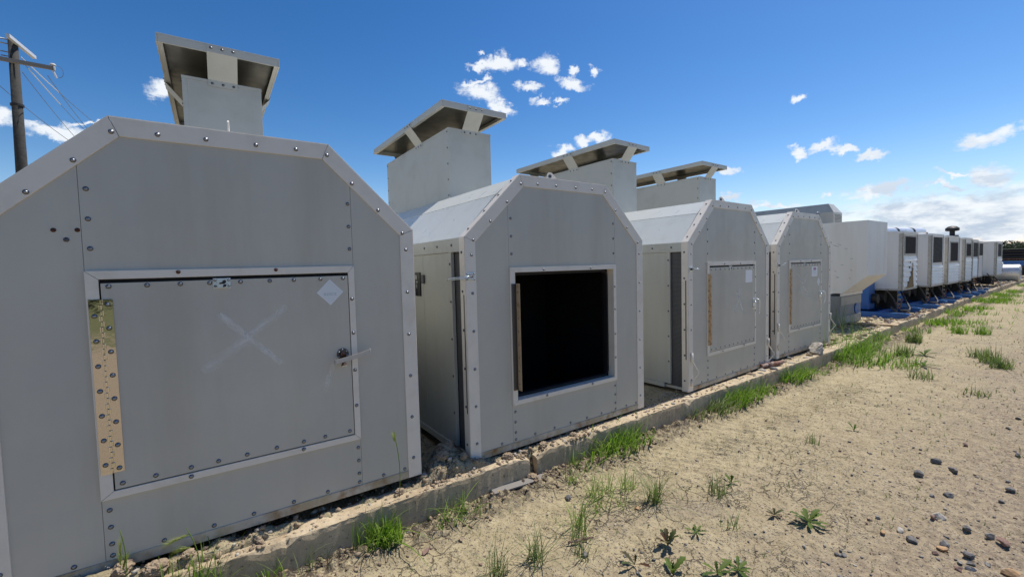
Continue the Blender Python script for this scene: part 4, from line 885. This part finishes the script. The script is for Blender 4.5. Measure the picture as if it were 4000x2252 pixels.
# gravel and clods: countless small pieces
def scatter(name, n, region, smin, smax, mats, label, cat, seed, zfun=None, flat=.6):
    r = np.random.default_rng(seed); b = bmesh.new(); bmesh.ops.create_icosphere(b, subdivisions=1, radius=.5); T0 = np.array([v.co for v in b.verts]); F0 = np.array([[v.index for v in f.verts] for f in b.faces]); b.free()
    P = region(r, n); n = len(P); nv = len(T0); sz = smin * (smax / smin) ** (r.random(n) ** 2.2)
    V = np.repeat(T0[None], n, 0) * (1 + r.normal(0, .24, (n, nv, 1)))
    V = V * np.stack([np.ones(n), r.uniform(.55, 1, n), flat * r.uniform(.6, 1.3, n)], -1)[:, None, :] * sz[:, None, None]
    a = r.uniform(0, 6.28, n); ca, sa = np.cos(a)[:, None], np.sin(a)[:, None]; X = V[..., 0] * ca - V[..., 1] * sa; Y = V[..., 0] * sa + V[..., 1] * ca
    Z0 = ground_h(P[:, 0], P[:, 1]) if zfun is None else zfun(P)
    V = np.stack([X + P[:, 0:1], Y + P[:, 1:2], V[..., 2] + (Z0 + sz * .12)[:, None]], -1).reshape(-1, 3)
    F = (F0[None] + (np.arange(n) * nv)[:, None, None]).reshape(-1, 3)
    me = bpy.data.meshes.new(name); me.vertices.add(len(V)); me.vertices.foreach_set('co', V.ravel()); me.loops.add(F.size); me.loops.foreach_set('vertex_index', F.ravel().astype(np.int32)); me.polygons.add(len(F))
    me.polygons.foreach_set('loop_start', np.arange(0, F.size, 3)); me.polygons.foreach_set('loop_total', np.full(len(F), 3))
    for q in mats: me.materials.append(M[q])
    mi = np.repeat(r.choice(len(mats), n, p=None), len(F0)); me.polygons.foreach_set('material_index', mi.astype(np.int32)); me.update(calc_edges=True)
    o = link(name, me); tag(o, label, cat, kind='stuff'); return o
def reg_gravel(r, n):
    x = .4 + 13 * r.random(n * 5) ** 1.7; y = -2.2 + 4.7 * r.random(n * 5); keep = (r.random(n * 5) < np.clip(.95 - .38 * (y - .2), .12, 1) * (.35 + fbm(x, y, 1.4, 3, 77))) & (y < curb_y(x) - .05)
    return np.stack([x, y], -1)[keep][:n]
scatter('gravel', 16000, reg_gravel, .0045, .026, ['stone_d', 'stone_g', 'stone_d', 'stone_r', 'stone_t', 'stone_l', 'stone_t', 'stone_g'], 'fine mixed gravel scattered over the silt yard', 'gravel', 11)
def reg_deb(r, n):
    x = -1.4 + 6.4 * r.random(n); y = 2.545 + .30 * r.random(n) ** 1.6; k = (fbm(x, y * 0, 1.3, 3, 91) > .40) | (r.random(n) < .25) | ((x > 1.1) & (x < 1.55)); return np.stack([x, y], -1)[k]
scatter('dirt_debris', 6500, reg_deb, .006, .042, ['dirt', 'stone_t', 'dirt', 'dirt', 'stone_t', 'stone_l'], 'crumbled dirt and mortar lying along the kerb top under the nearer enclosures', 'debris', 13, lambda P: np.maximum(.186, ground_h(P[:, 0], P[:, 1])), .8)
def reg_deb2(r, n):
    x = 5 + 35 * r.random(n); y = curb_y(x) + .03 + .9 * r.random(n) ** 1.5; return np.stack([x, y], -1)
scatter('rubble', 3800, reg_deb2, .02, .16, ['dirt', 'stone_t', 'stone_g', 'stone_l', 'stone_r'], 'broken rubble strewn behind the far kerb around the pump cabin skids', 'rubble', 15, lambda P: np.maximum(.17, ground_h(P[:, 0], P[:, 1])), .5)
def reg_foot(r, n):
    x = -.5 + 9 * r.random(n); y = curb_y(x) - .01 - .25 * r.random(n) ** 1.4; k = fbm(x, y, 3, 3, 95) > .45; return np.stack([x, y], -1)[k]
scatter('soil_clods', 2600, reg_foot, .006, .040, ['dirt', 'stone_t', 'dirt'], 'dark crumbly soil clods along the foot of the kerb', 'soil', 17, None, .7)
# ---------------------------------------------------------------- plants
def tuft(x, y, z, n, h, spread, mt, seed, lean=(0, 0), w=.004, droop=1., base=.03):
    r = random.Random(seed); V = []; F = []
    for _ in range(n):
        a = r.uniform(0, 6.283); out = abs(r.gauss(0, .5)) * spread; hh = h * r.uniform(.45, 1.05); bx = max(-1.5, min(1.5, r.gauss(0, 1))) * base; by = max(-1.5, min(1.5, r.gauss(0, 1))) * base
        dx = math.cos(a) * out + lean[0]; dy = math.sin(a) * out + lean[1]; sx, sy = -math.sin(a), math.cos(a); k = len(V); sg = 5; dr = r.uniform(.1, 1) * droop
        ww = w * r.uniform(.6, 1.3)
        for i in range(sg + 1):
            t = i / sg; px_ = bx + dx * hh * t * (.5 + .8 * t); py_ = by + dy * hh * t * (.5 + .8 * t); pz = hh * (t - .38 * dr * t * t * (1 + out))
            wd = ww * (1 - t ** 2.2) + .0003
            V += [(px_ - sx * wd, py_ - sy * wd, pz), (px_ + sx * wd, py_ + sy * wd, pz)]
            if i: F.append((k + 2 * i - 2, k + 2 * i - 1, k + 2 * i + 1, k + 2 * i))
    m = MB(); m.v = V; m.f = F; return m.build('grass_tuft', mt, None, fix=False, loc=(x, y, z))
def T_(x, y, n, h, sp, mt, label, grp, z=None, **kw):
    global seedc; seedc += 1
    o = tuft(x, y, (gz(x, y) - .01) if z is None else z, n, h, sp, mt, seedc, **kw); tag(o, label, 'grass tuft', grp); return o
seedc = 500
KG = 'green grass tufts along the kerb'; SG = 'sparse grass tufts on the open silt'; FG = 'grass tufts out on the far gravel'
T_(.80, 2.47, 190, .25, .75, 'grass', 'brightest bushy grass clump at the kerb foot below the nearest enclosure', KG, w=.0042, base=.05, droop=1.5, lean=(.05, -.15))
T_(.72, 2.50, 60, .30, .5, 'grass', 'taller loose blades rising behind the bushy clump by the nearest enclosure', KG, w=.003, base=.06, droop=1.2)
T_(1.20, 2.46, 46, .22, 1.0, 'grass', 'thin sprawling grass at the kerb foot between the first two enclosures', KG, w=.0028, base=.07, droop=1.5, lean=(.25, -.1))
T_(1.33, 2.44, 40, .16, 1.2, 'grassd', 'low straggling grass just left of the break in the kerb', KG, w=.0025, base=.08)
T_(.42, 2.50, 26, .22, .7, 'grassd', 'few thin stalks at the kerb foot left of the bushy clump', KG, w=.0022, base=.05)
T_(.20, 2.52, 26, .18, .8, 'grass', 'small sprig against the kerb near the bottom left', KG, w=.0025, base=.05)
T_(-.10, 2.50, 90, .34, .45, 'grass', 'tall grass clump below the drooping barley heads', KG, w=.003, base=.07)
for i, (x, y, n, h, lb) in enumerate([(2.62, 2.48, 60, .30, 'upright grass at the right lower corner of the open enclosure'), (2.86, 2.47, 150, .28, 'dense grass clump drooping over the kerb below the open enclosure'), (3.08, 2.50, 70, .30, 'arching grass blades beside the right corner of the open enclosure'), (2.35, 2.46, 30, .2, 'thin grass at the kerb foot under the middle of the open enclosure'),
    (4.05, 2.47, 70, .22, 'matted grey-green grass below the gap after the open enclosure'), (4.40, 2.45, 120, .22, 'flat spreading grass left of the lush kerb clumps'), (4.72, 2.47, 170, .27, 'lush grass clump below the left of the blank-sticker enclosure'), (5.02, 2.46, 150, .26, 'lush grass clump below the middle of the blank-sticker enclosure'), (5.42, 2.47, 120, .22, 'lush grass clump below the right of the blank-sticker enclosure'),
    (6.15, 2.47, 140, .28, 'leafy grass clump below the gap before the farthest grey enclosure'), (6.50, 2.47, 150, .30, 'leafy grass clump below the left of the farthest grey enclosure'), (6.95, 2.46, 60, .16, 'low grass below the farthest grey enclosure near the rock'), (7.45, 2.45, 50, .16, 'short grass at the kerb foot right under the big rock')]):
    T_(x, y, n, h, .85, 'grass' if i not in (4, 5) else 'grassd', lb, KG, w=.0045, base=.09, droop=1.3, lean=(.12, -.12))
for i, (x, y, n, h, lb) in enumerate([(7.95, 2.42, 170, .42, 'tall dark grass at the right foot of the farthest grey enclosure'), (8.45, 2.50, 220, .42, 'dense grass burying the kerb just past the grey enclosures'), (8.95, 2.55, 220, .40, 'bright grass in the middle of the overgrown kerb stretch'), (9.5, 2.62, 220, .40, 'bright grass near the far end of the overgrown kerb stretch'), (10.1, 2.66, 180, .36, 'grass where the overgrown stretch meets the bare kerb again'),
    (8.10, 2.10, 130, .26, 'grass spreading onto the silt in front of the overgrown kerb'), (8.55, 1.92, 100, .24, 'outermost grass spreading from the overgrown kerb'), (8.95, 2.25, 90, .24, 'grass on the silt between the kerb and the round tufts')]):
    T_(x, y, int(n * .7), h * 1.05, 1.1, 'grass', lb, KG, w=.0055, base=.16, droop=1.3, lean=(.15, -.05))
for i, (x, y, h, lb) in enumerate([(8.3, 3.0, .55, 'wiry pale grass stalks in the shade beside the farthest grey enclosure'), (9.3, 3.05, .5, 'wiry pale grass stalks in front of the hooded housing base'), (10.2, 3.2, .75, 'tallest wiry stalks in front of the blue skid')]):
    T_(x, y, 34, h, .5, 'grassd', lb, 'wiry stalks behind the kerb', z=.17, w=.004, base=.2, droop=.8)
ORD = ['nearest', 'second', 'third', 'fourth', 'fifth', 'sixth', 'seventh', 'eighth', 'ninth', 'tenth', 'eleventh', 'farthest']
for i in range(12):
    x = 12.2 + i * 1.35 + .5 * math.sin(i * 2.3); y = float(curb_y(np.array([x]))[0]) - .12 - .3 * (i % 3) * .5
    T_(x, y, 75, .22, 1.0, 'grass', ORD[i] + ' of the bright low grass clumps along the far kerb below the pump cabins', 'low grass clumps beside the far kerb', w=.009, base=.2, droop=1.2)
def far_grass():
    r = random.Random(77); V = []; F = []
    for _ in range(2600):
        x = r.uniform(13, 40); y = float(curb_y(np.array([x]))[0]) - .1 - abs(r.gauss(0, .5)); 
        if float(fbm(np.array([x]), np.array([y]), .9, 3, 64)[0]) < .53: continue
        for k in range(3):
            a = r.uniform(0, 6.28); h = r.uniform(.04, .16); j = len(V); sx, sy = -math.sin(a) * .008, math.cos(a) * .008; bx = x + r.gauss(0, .05); by = y + r.gauss(0, .05)
            V += [(bx - sx, by - sy, -.01), (bx + sx, by + sy, -.01), (bx + math.cos(a) * h * .7, by + math.sin(a) * h * .7, h)]; F.append((j, j + 1, j + 2))
    m = MB(); m.v = V; m.f = F; o = m.build('ground_grass', 'grass', None, fix=False); tag(o, 'patchy low grass creeping along the far kerb', 'grass', kind='stuff')
far_grass()
L = [(2.398, 1.776, 62, .27, 'grassd', 'strongest dark upright tuft on the silt in front of the open enclosure'), (2.198, 1.851, 14, .26, 'grass', 'single thin upright spray left of the strongest dark tuft'), (2.029, 1.931, 16, .20, 'grass', 'light green spray in the middle of the sparse grass patch'), (1.797, 1.89, 30, .28, 'grass', 'yellow-green tuft on the left of the sparse grass patch'), (1.74, 1.80, 26, .22, 'grassd', 'grey-green tuft at the front left of the sparse grass patch'),
     (2.12, 2.06, 20, .2, 'grass', 'fine spray at the back left of the sparse grass patch'), (2.26, 2.062, 18, .22, 'grass', 'fine spray at the back middle of the sparse grass patch'), (2.387, 2.0, 26, .24, 'grass', 'fine spray just behind the strongest dark tuft'), (1.625, 1.672, 22, .10, 'grassd', 'tiny tuft sprouting beside a dark stone near the bottom'), (1.19, 1.866, 40, .22, 'grassd', 'grey-green upright tuft left along the bottom edge'), (1.403, 1.811, 44, .22, 'grassd', 'wider grey-green tuft right of the first one along the bottom edge'), (2.123, 2.3, 18, .18, 'grass', 'green sprig near the kerb break'),
     (2.808, 1.569, 40, .16, 'grassd', 'dry wispy tuft right of the strongest dark tuft'), (2.52, 1.33, 16, .10, 'grassd', 'tiny dry sprig between the broad-leaved weeds'), (4.266, 1.511, 20, .12, 'grassd', 'tiny wispy sprig in the middle of the open silt')]
for x, y, n, h, mt, lb in L: T_(x, y, int(n * 1.4), h * 1.1, 1.0, mt, lb, SG, w=.0019, base=.030, droop=.8)
for x, y, n, h, mt, lb in [(9.147, 1.999, 130, .30, 'grassd', 'round grey-green tuft on the gravel right of the overgrown kerb'), (10.749, 2.2, 150, .34, 'grassd', 'full upright green tuft farther along in front of the bare kerb'), (7.60, 1.48, 60, .22, 'grassd', 'lone small tuft on open gravel in front of the overgrown kerb'), (9.104, .938, 110, .26, 'grassd', 'front tuft of the three on the right-hand gravel'), (9.516, 1.078, 110, .32, 'grassd', 'middle tuft of the three on the right-hand gravel'), (9.838, 1.241, 80, .24, 'grassd', 'rear tuft of the three on the right-hand gravel'),
     (12.679, 1.897, 130, .26, 'grass', 'bright low tuft on the gravel in front of the pump cabins'), (12.783, 1.573, 110, .26, 'grass', 'low green tuft with reddish tips on the far gravel'), (8.148, 1.72, 60, .16, 'grass', 'flat green patch at the edge of the outermost grass'), (7.1, .9, 40, .15, 'grassd', 'faint small tuft toward the right edge of the gravel')]:
    T_(x, y, n, h, .9, mt, lb, FG, w=.004, base=.07, droop=.8)
# sparse ground sprouts, countless
def sprouts():
    r = random.Random(9); V = []; F = []
    for _ in range(1500):
        x = .6 + 13 * r.random() ** 1.5; y = r.uniform(-1.0, 2.4)
        if r.random() > (.25 + .75 * float(fbm(np.array([x]), np.array([y]), 1.5, 2, 61)[0])) - .25 * (x < 5 and y < .8): continue
        z = gz(x, y); nb = r.randint(2, 6)
        for k in range(nb):
            a = r.uniform(0, 6.28); h = r.uniform(.01, .055); o_ = r.uniform(.2, .9) * h; w = .0012 + x * .00018; j = len(V)
            sx, sy = -math.sin(a) * w, math.cos(a) * w; V += [(x - sx, y - sy, z - .003), (x + sx, y + sy, z - .003), (x + math.cos(a) * o_, y + math.sin(a) * o_, z + h)]; F.append((j, j + 1, j + 2))
    m = MB(); m.v = V; m.f = F; o = m.build('ground_sprouts', 'grassd', None, fix=False); tag(o, 'tiny scattered seedlings and dry sprouts over the silt', 'seedlings', kind='stuff')
sprouts()
def weed(x, y, size, n, label, mt='weed', up=.35, seed=0):
    r = random.Random(seed); V = []; F = []
    for k in range(n):
        a = 6.283 * k / n + r.uniform(-.25, .25); L_ = size * r.uniform(.6, 1.1); el_ = up * r.uniform(.4, 1.6); j = len(V); sg = 9; wm = L_ * r.uniform(.13, .20)
        ca, sa = math.cos(a), math.sin(a)
        for i in range(sg + 1):
            t = i / sg; d = L_ * t; z = math.sin(el_) * d * (1 - .45 * t) + .006; d2 = d * math.cos(el_); lob = (1.0 if i % 2 else .62); wd = wm * (math.sin(math.pi * min(1, t * .92 + .05)) ** .8) * lob * (.35 + .75 * t) + .0008
            if i == sg: wd = .0004
            V += [(d2 * ca - sa * wd, d2 * sa + ca * wd, z + wd * .3), (d2 * ca, d2 * sa, z), (d2 * ca + sa * wd, d2 * sa - ca * wd, z + wd * .3)]
            if i: b_ = j + 3 * i; F += [(b_ - 3, b_ - 2, b_ + 1, b_), (b_ - 2, b_ - 1, b_ + 2, b_ + 1)]
    m = MB(); m.v = V; m.f = F; o = m.build('rosette_weed', mt, None, fix=False, loc=(x, y, gz(x, y))); tag(o, label, 'weed', 'broad-leaved rosette weeds'); return o
weed(2.942, 1.066, .14, 10, 'largest flat green rosette weed, alone in the middle of the lower silt', up=.5, seed=1)
weed(2.08, 1.455, .13, 10, 'dark toothed rosette weed near the middle of the bottom edge', 'weedr', .9, 2)
weed(1.90, 1.30, .17, 7, 'tall dark-leaved weed cut by the bottom edge', 'weed', 1.0, 3)
weed(2.852, 1.221, .08, 9, 'small spindly red-stemmed weed left of the largest rosette', 'weedr', .6, 4)
weed(3.025, 1.584, .09, 7, 'upright young weed behind the largest rosette', 'weed', 1.0, 5)
weed(2.321, 1.424, .07, 6, 'small flat rosette weed between the two big ones', 'weed', .3, 6)
weed(1.791, 1.454, .13, 4, 'reddish two-leaved weed near the bottom edge', 'weedr', 1.2, 7)
weed(2.081, 1.163, .12, 6, 'bronze-green weed at the very bottom, second from the right', 'weed', .8, 8)
weed(2.20, 1.115, .11, 8, 'green weed at the very bottom, farthest right of the group', 'weed', .5, 9)
weed(4.86, 1.396, .12, 5, 'lone upright weed out on the open silt', 'weed', .9, 10)
weed(9.377, 1.787, .2, 10, 'leafy weed beside the round grey-green tuft', 'weed', .6, 11)
weed(8.48, 1.62, .2, 10, 'leafy weed at the outer edge of the kerb grass', 'weed', .5, 12)
# wild barley heads by the nearest enclosure
def barley(label, base, tip, ears, seed):
    r = random.Random(seed); b = Vector(base); t = Vector(tip); m = MB()
    P = [b.lerp(t, i / 8) + Vector((.02 * math.sin(i / 8 * 3), 0, 0)) for i in range(9)]; m.tube(P, [.0022] * 8 + [.0012], 6); o = m.build('barley_stalk', 'grass', None, smooth=True); tag(o, label, 'wild barley', 'wild barley stalks by the kerb')
    for (s, d, L_) in ears:
        s = Vector(s); d = Vector(d).normalized(); V = []; F = []
        side = d.orthogonal().normalized(); s2 = d.cross(side)
        for k in range(120):
            q = r.random(); p = s + d * L_ * q * .8 + Vector((0, 0, -.012 * q * q)); a = r.uniform(0, 6.28); n = (side * math.cos(a) + s2 * math.sin(a)); e = p + d * r.uniform(.03, .055) + n * r.uniform(.006, .026)
            w = d.cross(n) * .0007; j = len(V); V += [tuple(p - w), tuple(p + w), tuple(e)]; F.append((j, j + 1, j + 2))
        for k in range(40):
            q = k / 40; p = s + d * L_ * q * .8 + Vector((0, 0, -.012 * q * q)); a = k * 2.4; n = (side * math.cos(a) + s2 * math.sin(a)) * .005; w = d * .006; j = len(V); V += [tuple(p), tuple(p + w + n), tuple(p + w * 2)]; F.append((j, j + 1, j + 2))
        mm = MB(); mm.v = V; mm.f = F; mm.build('seed_head', 'ear', o, fix=False)
barley('upright wild barley stalk with a folded head in front of the nearest enclosure', (-.36, 2.56, .17), (-.352, 2.53, .50), [((-.355, 2.54, .33), (.03, 0, 1), .13), ((-.35, 2.55, .30), (.22, 0, 1), .08)], 1)
barley('wild barley stalk with two drooping yellow heads bending left', (-.08, 2.52, .15), (-.12, 2.52, .42), [((-.105, 2.52, .385), (-1, 0, -.05), .09), ((-.10, 2.52, .32), (-1, 0, .25), .06)], 2)
barley('tall hair-thin dry stalk crossing the right part of the nearest enclosure', (.93, 2.56, .2), (.90, 2.54, .62), [((.905, 2.54, .56), (-.05, 0, 1), .05)], 3)
